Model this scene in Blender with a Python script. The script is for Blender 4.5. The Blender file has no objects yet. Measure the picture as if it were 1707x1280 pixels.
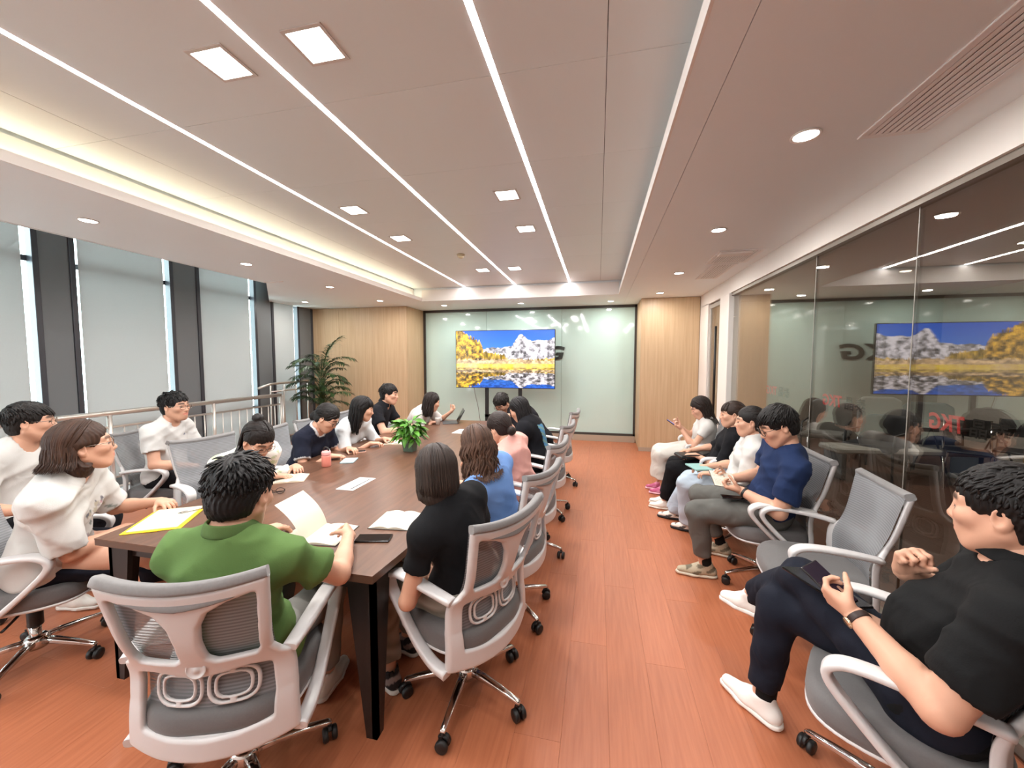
import bpy, math, random
import numpy as np
from mathutils import Vector, Matrix
sc = bpy.context.scene
COL = sc.collection
# ---------------------------------------------------------------- camera
F_PX, CX, CY, CAM_H = 640.0, 853.5, 640.0, 1.6
PITCH = math.atan(39.0 / F_PX)
YAW = math.atan(143.5 / F_PX * math.cos(PITCH))
FWD = np.array([-math.sin(YAW) * math.cos(PITCH), math.cos(YAW) * math.cos(PITCH), -math.sin(PITCH)])
RGT = np.array([math.cos(YAW), math.sin(YAW), 0.0])
UPV = np.cross(RGT, FWD)
cam_data = bpy.data.cameras.new('camera')
cam = bpy.data.objects.new('camera', cam_data)
COL.objects.link(cam)
cam_data.sensor_width = 36.0
cam_data.lens = F_PX / 1707.0 * 36.0
cam_data.clip_start = 0.02
M = Matrix.Identity(4)
for r in range(3):
    M[r][0], M[r][1], M[r][2] = RGT[r], UPV[r], -FWD[r]
M[2][3] = CAM_H
cam.matrix_world = M
sc.camera = cam
# ---------------------------------------------------------------- world (overcast daylight outside) and exposure
world = bpy.data.worlds.new('world')
sc.world = world
world.use_nodes = True
bg = world.node_tree.nodes['Background']
bg.inputs[0].default_value = (0.86, 0.95, 1.0, 1)
bg.inputs[1].default_value = 9.0
sc.view_settings.view_transform = 'Standard'
sc.view_settings.look = 'None'
sc.view_settings.gamma = 1.0
sc.view_settings.use_curve_mapping = False
sc.view_settings.exposure = 0.60
sc.cycles.max_bounces = 6
sc.cycles.diffuse_bounces = 4
sc.cycles.glossy_bounces = 3
sc.cycles.transmission_bounces = 4
sc.cycles.transparent_max_bounces = 12
sc.cycles.caustics_reflective = False
sc.cycles.caustics_refractive = False
L_STRIP, L_SQUARE, L_ROUND, L_COVE, E_TV = 26.0, 8.0, 8.0, 2.6, 1.05   # lamp powers

# ---------------------------------------------------------------- helpers: pixels (only used to measure the room) to points
def ray(x, y):
    return FWD + RGT * (x - CX) / F_PX - UPV * (y - CY) / F_PX
def at_z(x, y, z):
    d = ray(x, y); return np.array([0, 0, CAM_H]) + d * (z - CAM_H) / d[2]
def at_y(x, y, Y):
    d = ray(x, y); return np.array([0, 0, CAM_H]) + d * Y / d[1]
def at_x(x, y, X):
    d = ray(x, y); return np.array([0, 0, CAM_H]) + d * X / d[0]

# ---------------------------------------------------------------- helpers: materials
def lin(c):
    if isinstance(c, str):
        c = [int(c[i:i + 2], 16) / 255 for i in (0, 2, 4)]
    return tuple(((v / 12.92) if v <= 0.04045 else ((v + 0.055) / 1.055) ** 2.4) for v in c) + (1.0,)
MATS = {}
def mat(name, color='808080', rough=0.5, metal=0.0, spec=0.5, noise=None, bump=None, attr=False, rand=0.0, emit=None, trans=0.0, coat=0.0, sheen=0.0, stretch=(1, 1, 1)):
    """noise=(scale, amount, second colour); bump=(scale, strength)"""
    m = bpy.data.materials.new(name); m.use_nodes = True
    nt = m.node_tree; N = nt.nodes; Lk = nt.links
    b = N['Principled BSDF']
    b.inputs['Roughness'].default_value = rough
    b.inputs['Metallic'].default_value = metal
    b.inputs['Specular IOR Level'].default_value = spec
    if coat: b.inputs['Coat Weight'].default_value = coat
    if sheen: b.inputs['Sheen Weight'].default_value = sheen
    if trans: b.inputs['Transmission Weight'].default_value = trans
    src = None
    b.inputs['Base Color'].default_value = lin(color)
    if noise or bump:
        tc = N.new('ShaderNodeTexCoord'); mp = N.new('ShaderNodeMapping')
        mp.inputs['Scale'].default_value = stretch
        Lk.new(tc.outputs['Object'], mp.inputs['Vector'])
    if noise:
        nz = N.new('ShaderNodeTexNoise'); nz.inputs['Scale'].default_value = noise[0]; nz.inputs['Detail'].default_value = 4
        Lk.new(mp.outputs[0], nz.inputs['Vector'])
        mr = N.new('ShaderNodeMapRange'); mr.inputs[1].default_value = 0.3; mr.inputs[2].default_value = 0.7
        mr.inputs[4].default_value = noise[1]
        Lk.new(nz.outputs['Fac'], mr.inputs[0])
        mx = N.new('ShaderNodeMixRGB'); mx.inputs[1].default_value = lin(color); mx.inputs[2].default_value = lin(noise[2])
        Lk.new(mr.outputs[0], mx.inputs[0]); src = mx.outputs[0]
    if attr:
        at = N.new('ShaderNodeAttribute'); at.attribute_name = 'Col'
        mu = N.new('ShaderNodeMixRGB'); mu.blend_type = 'MULTIPLY'; mu.inputs[0].default_value = 1
        if src is None: mu.inputs[1].default_value = lin(color)
        else: Lk.new(src, mu.inputs[1])
        Lk.new(at.outputs['Color'], mu.inputs[2]); src = mu.outputs[0]
    if rand:
        oi = N.new('ShaderNodeObjectInfo'); mr2 = N.new('ShaderNodeMapRange')
        mr2.inputs[3].default_value = 1 - rand; mr2.inputs[4].default_value = 1 + rand
        Lk.new(oi.outputs['Random'], mr2.inputs[0])
        hs = N.new('ShaderNodeHueSaturation')
        if src is None: hs.inputs['Color'].default_value = lin(color)
        else: Lk.new(src, hs.inputs['Color'])
        Lk.new(mr2.outputs[0], hs.inputs['Value']); src = hs.outputs[0]
    if src is not None: Lk.new(src, b.inputs['Base Color'])
    if bump:
        nb = N.new('ShaderNodeTexNoise'); nb.inputs['Scale'].default_value = bump[0]; nb.inputs['Detail'].default_value = 3
        Lk.new(mp.outputs[0], nb.inputs['Vector'])
        bp = N.new('ShaderNodeBump'); bp.inputs['Strength'].default_value = bump[1]; bp.inputs['Distance'].default_value = 0.004
        Lk.new(nb.outputs['Fac'], bp.inputs['Height']); Lk.new(bp.outputs[0], b.inputs['Normal'])
    if emit:
        b.inputs['Emission Color'].default_value = lin(emit[0]); b.inputs['Emission Strength'].default_value = emit[1]
    MATS[name] = m
    return m

# ---------------------------------------------------------------- helpers: meshes and objects
def link(o, parent=None):
    COL.objects.link(o)
    if parent is not None: o.parent = parent
    return o
def tag(o, label=None, cat=None, group=None, kind=None):
    if label: o['label'] = label
    if cat: o['category'] = cat
    if group: o['group'] = group
    if kind: o['kind'] = kind
    return o
def empty(name, loc=(0, 0, 0), rz=0.0):
    o = bpy.data.objects.new(name, None); o.empty_display_size = 0.05
    o.location = loc; o.rotation_euler = (0, 0, rz)
    COL.objects.link(o); return o
class MB:
    """collects boxes, tubes, sweeps and prisms into one mesh"""
    def __init__(s): s.v = []; s.f = []; s.n = 0; s.sm = []
    def add(s, V, Fc, smooth=False):
        V = np.asarray(V, float).reshape(-1, 3)
        s.v.append(V); s.f += [tuple(int(i) + s.n for i in f) for f in Fc]; s.sm += [smooth] * len(Fc); s.n += len(V); return s
    def box(s, lo, hi, R=None, c=None):
        (x0, y0, z0), (x1, y1, z1) = lo, hi
        V = np.array([(x0, y0, z0), (x1, y0, z0), (x1, y1, z0), (x0, y1, z0), (x0, y0, z1), (x1, y0, z1), (x1, y1, z1), (x0, y1, z1)], float)
        if R is not None: V = (np.asarray(R) @ V.T).T
        if c is not None: V = V + np.asarray(c)
        return s.add(V, [(0, 3, 2, 1), (4, 5, 6, 7), (0, 1, 5, 4), (1, 2, 6, 5), (2, 3, 7, 6), (3, 0, 4, 7)])
    def bbox(s, lo, hi, b=0.004):
        """box with chamfered edges"""
        lo = np.array(lo, float); hi = np.array(hi, float)
        V = []; idx = {}
        for ax in range(3):
            for sx in (0, 1):
                for sy in (0, 1):
                    for sz in (0, 1):
                        sg = (sx, sy, sz)
                        p = np.where(sg, hi, lo).astype(float)
                        for k in range(3):
                            if k != ax: p[k] += b if sg[k] == 0 else -b
                        idx[(ax, sg)] = len(V); V.append(p)
        Fc = []
        for ax in range(3):
            o1, o2 = [k for k in range(3) if k != ax]
            for s0 in (0, 1):
                q = []
                for a, c in ((0, 0), (1, 0), (1, 1), (0, 1)):
                    sg = [0, 0, 0]; sg[ax] = s0; sg[o1] = a; sg[o2] = c
                    q.append(idx[(ax, tuple(sg))])
                flip = (s0 == 0) ^ (ax == 1)
                Fc.append(tuple(q[::-1] if flip else q))
            for a in (0, 1):          # edges along ax
                for c in (0, 1):
                    e = []
                    for t in (0, 1):
                        sg = [0, 0, 0]; sg[ax] = t; sg[o1] = a; sg[o2] = c
                        e.append((idx[(o1, tuple(sg))], idx[(o2, tuple(sg))]))
                    q = (e[0][0], e[1][0], e[1][1], e[0][1])
                    Fc.append(q)
        for sg in [(x, y, z) for x in (0, 1) for y in (0, 1) for z in (0, 1)]:
            Fc.append((idx[(0, sg)], idx[(1, sg)], idx[(2, sg)]))
        return s.add(V, Fc)
    def tube(s, pts, r, n=10, caps=True, smooth=True):
        pts = np.asarray(pts, float); m = len(pts)
        rr = np.full(m, r) if np.isscalar(r) else np.asarray(r, float)
        T = np.gradient(pts, axis=0); T /= np.linalg.norm(T, axis=1)[:, None] + 1e-12
        ref = np.array([0, 0, 1.0]) if abs(T[0][2]) < 0.9 else np.array([1.0, 0, 0])
        U = np.cross(T[0], ref); U /= np.linalg.norm(U)
        V = []
        for i in range(m):
            U = U - T[i] * (U @ T[i]); U /= np.linalg.norm(U); W = np.cross(T[i], U)
            for k in range(n):
                a = 2 * math.pi * k / n
                V.append(pts[i] + rr[i] * (math.cos(a) * U + math.sin(a) * W))
        Fc = [(i * n + k, i * n + (k + 1) % n, (i + 1) * n + (k + 1) % n, (i + 1) * n + k) for i in range(m - 1) for k in range(n)]
        s.add(V, Fc, smooth)
        if caps:
            b = s.n - len(V)
            s.f += [tuple(b + k for k in range(n))[::-1], tuple(b + (m - 1) * n + k for k in range(n))]; s.sm += [False, False]
        return s
    def ribbon(s, pts, side, w, t, closed=False, n=None):
        """sweep of a rounded rectangle: side = sideways unit vectors, w = half widths, t = half thicknesses"""
        pts = np.asarray(pts, float); m = len(pts)
        side = np.broadcast_to(np.asarray(side, float), pts.shape)
        w = np.broadcast_to(w, (m,)); t = np.broadcast_to(t, (m,))
        if closed:
            T = np.roll(pts, -1, 0) - np.roll(pts, 1, 0)
        else: T = np.gradient(pts, axis=0)
        T = T / (np.linalg.norm(T, axis=1)[:, None] + 1e-12)
        V = []; prof = []
        for k in range(12):
            a = 2 * math.pi * (k + .5) / 12; c, d = math.cos(a), math.sin(a)
            prof.append((math.copysign(abs(c) ** 0.5, c), math.copysign(abs(d) ** 0.5, d)))
        for i in range(m):
            S = side[i] - T[i] * (side[i] @ T[i]); S = S / (np.linalg.norm(S) + 1e-12); Nn = np.cross(T[i], S)
            for (a, b) in prof: V.append(pts[i] + S * w[i] * a + Nn * t[i] * b)
        q = len(prof); Fc = []
        for i in range(m if closed else m - 1):
            j = (i + 1) % m
            for k in range(q): Fc.append((i * q + k, i * q + (k + 1) % q, j * q + (k + 1) % q, j * q + k))
        s.add(V, Fc, True)
        if not closed:
            b = s.n - len(V)
            s.f += [tuple(b + k for k in range(q))[::-1], tuple(b + (m - 1) * q + k for k in range(q))]; s.sm += [False, False]
        return s
    def lathe(s, prof, c=(0, 0, 0), n=20, axis=2, smooth=True):
        V = []; m = len(prof)
        for (r, z) in prof:
            for k in range(n):
                a = 2 * math.pi * k / n; p = [r * math.cos(a), r * math.sin(a), z]
                if axis == 0: p = [p[2], p[0], p[1]]
                if axis == 1: p = [p[1], p[2], p[0]]
                V.append(np.array(p) + np.array(c))
        Fc = [(i * n + k, i * n + (k + 1) % n, (i + 1) * n + (k + 1) % n, (i + 1) * n + k) for i in range(m - 1) for k in range(n)]
        s.add(V, Fc, smooth)
        b = s.n - len(V)
        if prof[0][0] > 1e-5: s.f.append(tuple(b + k for k in range(n))[::-1]); s.sm.append(False)
        if prof[-1][0] > 1e-5: s.f.append(tuple(b + (m - 1) * n + k for k in range(n))); s.sm.append(False)
        return s
    def prism(s, poly, z0, z1):
        n = len(poly); V = [(x, y, z0) for x, y in poly] + [(x, y, z1) for x, y in poly]
        return s.add(V, [tuple(range(n))[::-1], tuple(range(n, 2 * n))] + [(i, (i + 1) % n, n + (i + 1) % n, n + i) for i in range(n)])
    def grid(s, G, closed=False, smooth=True):
        G = np.asarray(G, float); a, b, _ = G.shape
        Fc = [(i * b + j, i * b + j + 1, (i + 1) * b + j + 1, (i + 1) * b + j) for i in range(a - 1) for j in range(b - 1)]
        return s.add(G.reshape(-1, 3), Fc, smooth)
    def mesh(s, name):
        return make_mesh(name, np.concatenate(s.v), s.f, s.sm)
    def build(s, name, m, parent=None, loc=None, rot=None):
        o = bpy.data.objects.new(name, s.mesh(name)); o.data.materials.append(m)
        link(o, parent)
        if loc is not None: o.location = loc
        if rot is not None: o.rotation_euler = rot
        return o
def make_mesh(name, V, Fc, smooth=False, col=None):
    me = bpy.data.meshes.new(name)
    V = np.asarray(V, np.float32)
    if isinstance(Fc, np.ndarray):
        me.vertices.add(len(V)); me.vertices.foreach_set('co', V.ravel())
        nf, k = Fc.shape
        me.loops.add(nf * k); me.loops.foreach_set('vertex_index', Fc.astype(np.int32).ravel())
        me.polygons.add(nf); me.polygons.foreach_set('loop_start', np.arange(0, nf * k, k, dtype=np.int32))
        me.update(calc_edges=True)
    else:
        me.from_pydata([tuple(v) for v in V.tolist()], [], Fc); me.update()
    if isinstance(smooth, (list, np.ndarray)): me.polygons.foreach_set('use_smooth', np.array(smooth, bool))
    else: me.polygons.foreach_set('use_smooth', np.full(len(me.polygons), bool(smooth)))
    if col is not None:
        a = me.color_attributes.new('Col', 'FLOAT_COLOR', 'POINT')
        c4 = np.ones((len(V), 4), np.float32); c4[:, :3] = col
        a.data.foreach_set('color', c4.ravel())
    return me
def obj(name, me, m, parent=None, loc=None):
    o = bpy.data.objects.new(name, me)
    if m is not None and len(me.materials) == 0: me.materials.append(m)
    link(o, parent)
    if loc is not None: o.location = loc
    return o
def copy_tree(o, parent=None):
    c = o.copy(); COL.objects.link(c); c.parent = parent
    for ch in o.children: copy_tree(ch, c)
    return c
def area(name, loc, size, power, color=(1, 0.96, 0.9), rot=(0, 0, 0), shape='RECTANGLE', parent=None, spread=math.pi):
    d = bpy.data.lights.new(name, 'AREA'); d.shape = shape; d.size = size[0]
    if shape in ('RECTANGLE', 'ELLIPSE'): d.size_y = size[1]
    d.energy = power; d.color = color; d.spread = spread
    o = bpy.data.objects.new(name, d); link(o, parent); o.location = loc; o.rotation_euler = rot
    return o
def cr(P, n):
    """Catmull-Rom through the points"""
    P = np.asarray(P, float); Q = np.vstack([2 * P[0] - P[1], P, 2 * P[-1] - P[-2]]); out = []
    for i in range(len(P) - 1):
        p0, p1, p2, p3 = Q[i:i + 4]
        for t in np.linspace(0, 1, n, endpoint=False):
            out.append(.5 * (2 * p1 + (p2 - p0) * t + (2 * p0 - 5 * p1 + 4 * p2 - p3) * t * t + (3 * p1 - p0 - 3 * p2 + p3) * t ** 3))
    out.append(P[-1]); return np.array(out)
# ================================================================ THE ROOM
ZS, ZC = 2.676, 2.905            # soffit, raised ceiling
XR, XW, YB, YP, YN = 1.667, -5.905, 7.81, 7.03, -2.2   # glass wall, window wall, glass screen wall, wood panels, wall behind
TX0, TX1, TY1 = -3.143, 0.314, 6.53                   # ceiling tray
SXS = (-2.323, -1.408, -0.478)                        # light lines
m_ceil = mat('ceiling_paint', 'e9eff0', 0.55, noise=(1.5, .2, 'e6ebeb'))
m_panel = mat('ceiling_panel_metal', 'dde4e4', 0.42, rand=.012)
m_white = mat('white_paint', 'e6e1db', 0.5)
m_gap = mat('shadow_gap', '2a2623', 0.8)
m_dark = mat('dark_frame', '3a3632', 0.4)
m_floorbase = mat('floor_base', '8a523a', 0.7)
m_plank = mat('floor_plank', 'b6704e', 0.40, noise=(6, .75, 'a15b3c'), bump=(14, .08), rand=.05, stretch=(9, .55, 1))
m_wood = mat('wood_panel', 'c6aa88', 0.45, noise=(5, .8, 'b39673'), rand=.02, stretch=(7, 7, .25))
m_blind = mat('roller_blind', 'c9c4c0', 0.85, noise=(60, .2, 'bdb8b4'))
m_pillar = mat('pillar_grey', '6c7072', 0.5)
m_mull = mat('mullion_dark', '38393f', 0.4)
m_steel = mat('brushed_steel', 'd2cac2', 0.34, .75)
m_chrome = mat('chrome', 'd8d6d4', 0.12, 1.0)
m_black = mat('black_plastic', '141414', 0.45)
m_lamp_w = mat('lamp_white', 'ffffff', 0.4, emit=('fffdf8', 14.0))
m_strip = mat('light_line', 'ffffff', 0.4, emit=('fff8fb', 9.0))
m_cove = mat('cove_led', 'ffffff', 0.4, emit=('fff0d0', 6.0))

# --- floor with planks
fl = MB().box((XW - .3, YN - .3, -.2), (6.6, 9.2, -.012)).build('floor', m_floorbase); tag(fl, kind='structure')
PW, PL = .2, 1.28
pm = MB().bbox((-PW / 2 + .0002, -PL / 2 + .0002, -.0115), (PW / 2 - .0002, PL / 2 - .0002, 0), .0005).mesh('plank')
rp = random.Random(3)
x = XR - PW / 2; ci = 0
plank_n = 0
while x > XW:
    y = -.1 - (ci * .47 % 1) * PL
    while y < YB + .2:
        if plank_n < 300 and y + PL / 2 > .75 and x > -5.6:
            obj('plank', pm, m_plank, fl, (x, y, 0)); plank_n += 1
        y += PL
    x -= PW; ci += 1
rest = MB()
for i in range(25): rest.box((XR + .02 + i * PW + .001, .2, -.0115), (XR + .02 + (i + 1) * PW - .001, 9.1, -.001))
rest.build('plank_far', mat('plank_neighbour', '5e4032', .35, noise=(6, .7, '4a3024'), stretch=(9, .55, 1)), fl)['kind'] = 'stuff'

# --- walls
wb = MB().box((XW - .2, YN - .15, 0), (6.6, YN, 3.4)).build('wall_rear', m_white); tag(wb, kind='structure')
# glass-clad wall at the far end: painted glass panels in a dark frame between two blocks of wood panelling
m_bglass = mat('back_painted_glass', 'bad3cb', 0.06, spec=.75)
wf = MB().box((XW - .3, YB + .03, 0), (XR + .3, YB + .25, 3.0)).build('wall_far', m_white); tag(wf, kind='structure')
gx = [-3.69, -2.29, -.72, .70]
for a, b in zip(gx[:-1], gx[1:]):
    MB().bbox((a + .002, YB - .012, .16), (b - .002, YB + .02, ZS - .045), .002).build('glass_panel', m_bglass, wf)
fr = MB()
fr.box((-3.715, YB - .04, .09), (-3.665, YB + .01, ZS)); fr.box((.68, YB - .04, .09), (.725, YB + .01, ZS))
fr.box((-3.7, YB - .04, ZS - .05), (.72, YB + .01, ZS)); fr.box((-3.7, YB - .04, .12), (.72, YB + .01, .165))
fr.build('panel_frame', m_dark, wf)
tb = MB().box((-3.7, YB - .06, 0), (.72, YB, .12)).build('baseboard_far', mat('skirting', 'a89886', .4)); tag(tb, kind='structure')
def wood_wall(name, x0, x1, y0, n, ret_x):
    w = MB().box((x0 + .012, y0 + .012, 0), (x1 - .012, YB + .1, ZS + .1)).build(name, m_wood); tag(w, kind='structure')
    W = (x1 - x0) / n
    for i in range(n):
        MB().bbox((x0 + i * W + .001, y0 - .006, .07), (x0 + (i + 1) * W - .001, y0 + .012, ZS - .004), .0015).build('wood_panel', m_wood, w)
    a, b = (ret_x - .002, ret_x + .012) if ret_x == x0 else (ret_x - .012, ret_x + .002)
    MB().bbox((a, y0 + .014, .07), (b, YB, ZS - .004), .0015).build('wood_panel', m_wood, w)
    MB().box((x0 - .004, y0 - .01, 0), (x1 + .004, y0 + .02, .07)).build('kickboard', MATS['skirting'], w)
    return w
wood_wall('wall_far_left', XW - .1, -3.714, YP, 3, -3.714)
wood_wall('wall_far_right', .722, XR, YP + .03, 1, .722)

# --- ceiling: soffit ring, tray lips, metal panels
sf = MB()
sf.box((TX1 + .15, YN, ZS), (XR + .25, YB + .1, ZS + .5))
sf.box((TX1 + .012, YN, ZS), (TX1 + .147, TY1 + .012, ZS + .03))
sf.box((-4.5, YN, ZS), (TX0 - .16, YB + .1, ZS + .5))
sf.prism([(-4.5, 4.52), (-4.5, YB + .1), (XW - .3, YB + .1), (XW - .3, 6.2), (XW, 5.98)], ZS, ZS + .9)
sf.box((TX0 - .16, TY1 + .012, ZS), (TX1 + .148, YB + .1, ZS + .5))
sf.box((TX0 - .16, YN, ZS), (TX0 - .012, TY1 + .012, ZS + .03))
ce = sf.build('ceiling', m_ceil); tag(ce, kind='structure')
lip = MB().box((TX0 - .012, YN, ZS - .001), (TX0, TY1, ZS + .062)).build('cove_lip', m_white, ce)
MB().box((TX1, YN, ZS - .001), (TX1 + .012, TY1, ZS + .075)).build('cove_lip', m_white, ce)
MB().box((TX0, TY1, ZS - .001), (TX1, TY1 + .012, ZC - .03)).build('cove_lip', m_white, ce)
MB().box((TX0 - .16, YN, ZS + .06), (TX0 - .152, TY1 + .01, ZC - .022)).build('cove_wall', m_white, ce)
MB().box((TX0 - .3, YN - .2, ZC + .012), (TX1 + .3, TY1 + .2, ZC + .2)).build('ceiling_back', m_gap, ce)
cols = [TX0 - .146, -2.84, SXS[0], SXS[1], SXS[2], .02, TX1 + .14]
hw = .017
rows = [TY1 - .012 - i * .79 for i in range(12)]
for i in range(6):
    a = cols[i] + (hw if cols[i] in SXS else .0015); b = cols[i + 1] - (hw if cols[i + 1] in SXS else .0015)
    for j in range(11):
        MB().bbox((a, rows[j + 1] + .001, ZC - .001), (b, rows[j] - .001, ZC + .012), .0008).build('ceiling_panel', m_panel, ce)
# slot diffuser pocket edge above the windows
MB().box((-4.52, YN, ZS - .004), (-4.5, 4.50, ZS + .9)).build('soffit_edge', m_ceil, ce)
MB().box((XW - .3, YN - .1, 3.5), (-4.4, 6.4, 3.6)).build("upper_ceiling", m_ceil, ce)
MB().box((-4.5, YN, ZS + .4), (-4.4, 6.2, 3.6)).build('upper_wall', m_ceil, ce)

# --- window wall: pillars, mullions, glass strips, roller blinds
def glass_mat(name, tint, f0, refl=(1, 1, 1)):
    """thin clear pane: see-through with a Schlick reflection"""
    m = mat(name, 'ffffff', 0.0); nt = m.node_tree; nt.nodes.clear(); N = nt.nodes.new; L = nt.links.new
    o_ = N('ShaderNodeOutputMaterial'); t_ = N('ShaderNodeBsdfTransparent'); g_ = N('ShaderNodeBsdfGlossy'); x_ = N('ShaderNodeMixShader'); lw = N('ShaderNodeLayerWeight')
    lw.inputs[0].default_value = .5; pw = N('ShaderNodeMath'); pw.operation = 'POWER'; pw.inputs[1].default_value = 5; mr = N('ShaderNodeMapRange'); mr.inputs[3].default_value = f0
    t_.inputs[0].default_value = tint + (1,); g_.inputs[0].default_value = refl + (1,); g_.inputs['Roughness'].default_value = 0
    L(lw.outputs['Facing'], pw.inputs[0]); L(pw.outputs[0], mr.inputs[0]); L(mr.outputs[0], x_.inputs[0]); L(t_.outputs[0], x_.inputs[1]); L(g_.outputs[0], x_.inputs[2]); L(x_.outputs[0], o_.inputs[0])
    return m
m_pane = glass_mat('window_glass', (.90, .98, .97), .04)
# blind cloth lets some daylight through
nt = m_blind.node_tree; tr = nt.nodes.new('ShaderNodeBsdfTranslucent'); tr.inputs[0].default_value = (.36, .36, .355, 1)
ms = nt.nodes.new('ShaderNodeMixShader'); ms.inputs[0].default_value = .42
nt.links.new(nt.nodes['Principled BSDF'].outputs[0], ms.inputs[1]); nt.links.new(tr.outputs[0], ms.inputs[2]); nt.links.new(ms.outputs[0], nt.nodes['Material Output'].inputs[0])
ww = MB().box((XW - .2, YN, -.012), (XW - .06, YP + .1, .16)).build('wall_left', m_pillar); tag(ww, kind='structure')
K = 1.6 / 1.56
def wy(px): return at_x(px, 450, XW)[1]
pil = [(wy(50), wy(122)), (wy(278), wy(328)), (wy(418), wy(446) + .06), (wy(490), YP)]
step = pil[1][0] - pil[0][0]
pil = [(pil[0][0] - step * k, pil[0][1] - step * k) for k in (3, 2, 1)] + pil
for (a, b) in pil:
    MB().bbox((XW - .055, a + .05, 0), (XW + .03, b - .05, 3.5), .004).build('pillar', m_pillar, ww)
    MB().bbox((XW - .055, a, 0), (XW + .045, a + .05, 3.5), .004).build('mullion', m_mull, ww)
    MB().bbox((XW - .055, b - .05, 0), (XW + .045, b, 3.5), .004).build('mullion', m_mull, ww)
spans = [(pil[i][1], pil[i + 1][0]) for i in range(len(pil) - 1)]
slit = [(.03, .05), (.03, .05), (.03, .07), (.036, .065), (.012, .08), (.02, .09)]
for i, (a, b) in enumerate(spans):
    w = MB().box((XW - .06, a, .16), (XW - .054, b, 3.5)).build('window_%d' % (i + 1), m_pane); tag(w, kind='structure')
    MB().box((XW - .075, a, .75), (XW - .04, b, .80)).build('transom', m_mull, w)
    MB().box((XW - .075, a, 2.66), (XW - .04, b, 2.72)).build('transom', m_mull, w)
    s0, s1 = slit[i] if i < len(slit) else (.03, .06)
    if i == len(spans) - 1: s0, s1 = .015, .075
    bl = empty('roller_blind', (XW, (a + b) / 2, .14));
    nb = len(spans)
    lab = {nb - 1: 'narrow grey roller blind in the corner behind the tall palm', nb - 2: 'pale grey roller blind right of the seated man by the railing', nb - 3: 'wide pale grey roller blind above the man seated by the railing', nb - 4: 'pale grey roller blind at the left edge, above the man in glasses'}
    tag(bl, lab.get(i, 'pale grey roller blind outside the left edge, %s of the hidden ones' % ('first', 'second', 'third')[min(i, 2)]), 'blind', 'roller blinds on the window wall')
    L2 = (b - a) / 2
    MB().box((.012, -L2 + s0, .0), (.015, L2 - s1, 3.26)).build('cloth', m_blind, bl)
    MB().bbox((.006, -L2 + s0, -.012), (.022, L2 - s1, .012), .003).build('bottom_bar', m_steel, bl)
    MB().tube([(.0, -L2 + s0, 3.28), (.0, L2 - s1, 3.28)], .03, 12).build('roller', m_steel, bl)

# --- right glass partition with white posts, header and a door opening
m_glass = glass_mat('partition_glass', (.90, .89, .86), .165, (.95, .93, .89))
ZG = 2.478
wr = MB().box((XR, YN, ZG), (XR + .12, YP, ZS + .01)).build('wall_right', m_white); tag(wr, kind='structure')
yd0, yd1, yp0 = at_x(1181, 506, XR)[1], at_x(1202, 500, XR)[1], at_x(1217, 490, XR)[1]
MB().box((XR, yd0, 0), (XR + .12, YP + .01, ZG + .01)).build('wall_end', m_white, wr)
MB().bbox((XR - .012, yp0, 0), (XR + .13, yd1, ZG + .002), .004).build('post', m_white, wr)
MB().box((XR + .02, YN, ZG - .035), (XR + .10, yp0, ZG)).build('head_track', mat('track_grey', '8d857c', .4, .4), wr)
MB().box((XR + .02, YN, 0), (XR + .10, yp0, .05)).build('floor_track', MATS['track_grey'], wr)
jy = [yp0, at_x(1344, 560, XR)[1], at_x(1504, 540, XR)[1]]
jy = jy + [jy[-1] - 1.02, jy[-1] - 2.04, YN + .02]
for a, b in zip(jy[:-1], jy[1:]):
    MB().box((XR + .05, b + .003, .045), (XR + .062, a - .003, ZG - .03)).build('glass_panel', m_glass, wr)
m_joint = mat('joint_clear', '8b867e', .3)
for y in jy[1:-1]:
    MB().box((XR + .049, y - .003, .05), (XR + .063, y + .003, ZG - .035)).build('joint', m_joint, wr)
d1 = empty('door_1', (XR + .03, (yd0 + yd1) / 2, 0)); tag(d1, kind='structure')
hd = (yd0 - yd1) / 2
MB().box((0, -hd, .01), (.012, hd, ZG - .06)).build('door_leaf', m_glass, d1)
MB().bbox((-.005, hd - .06, 0), (.06, hd, ZG - .02), .003).build('door_frame', mat('door_frame_grey', 'a8a39c', .4), d1)
MB().bbox((-.01, -hd, ZG - .08), (.06, hd, ZG - .02), .003).build('door_frame', MATS['door_frame_grey'], d1)
MB().tube([(-.03, -hd * .35, .75), (-.03, -hd * .35, 2.1)], .016, 10).build('door_handle', m_black, d1)

# --- the dim room beyond the glass
m_dimwall = mat('neighbour_wall', '857a6e', .6)
for (x_, y_) in ((3.9, 3.4), (4.1, 6.4)):  # weak ceiling lamps added to brighten the neighbouring room
    t = empty('round_downlight', (x_, y_, ZS + .15)); tag(t, 'added fill light in the room beyond the glass, %s of two' % ('nearer' if y_ < 5 else 'farther'), 'ceiling light', 'added fill lights beyond the glass')
    MB().lathe([(.0, -.0052), (.06, -.004), (.062, -.001)], n=20).build('diffuser', mat('fill_lamp_%d' % y_, 'ffffff', .4, emit=('fff6e8', 1.5)), t)
    area('lamp', (0, 0, -.014), (.1, .1), 24, (1, .95, .88), shape='DISK', parent=t)
w2 = MB().box((6.4, YN, 0), (6.6, 9.2, 3.0)).build('wall_neighbour_right', m_dimwall); tag(w2, kind='structure')
w3 = MB().box((XR + .12, 9.0, 0), (6.6, 9.2, 3.0)).build('wall_neighbour_far', m_dimwall); tag(w3, kind='structure')
w4 = MB().box((XR + .12, YN, ZS + .15), (6.6, 9.2, ZS + .3)).build('ceiling_neighbour', m_dimwall); tag(w4, kind='structure')

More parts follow.
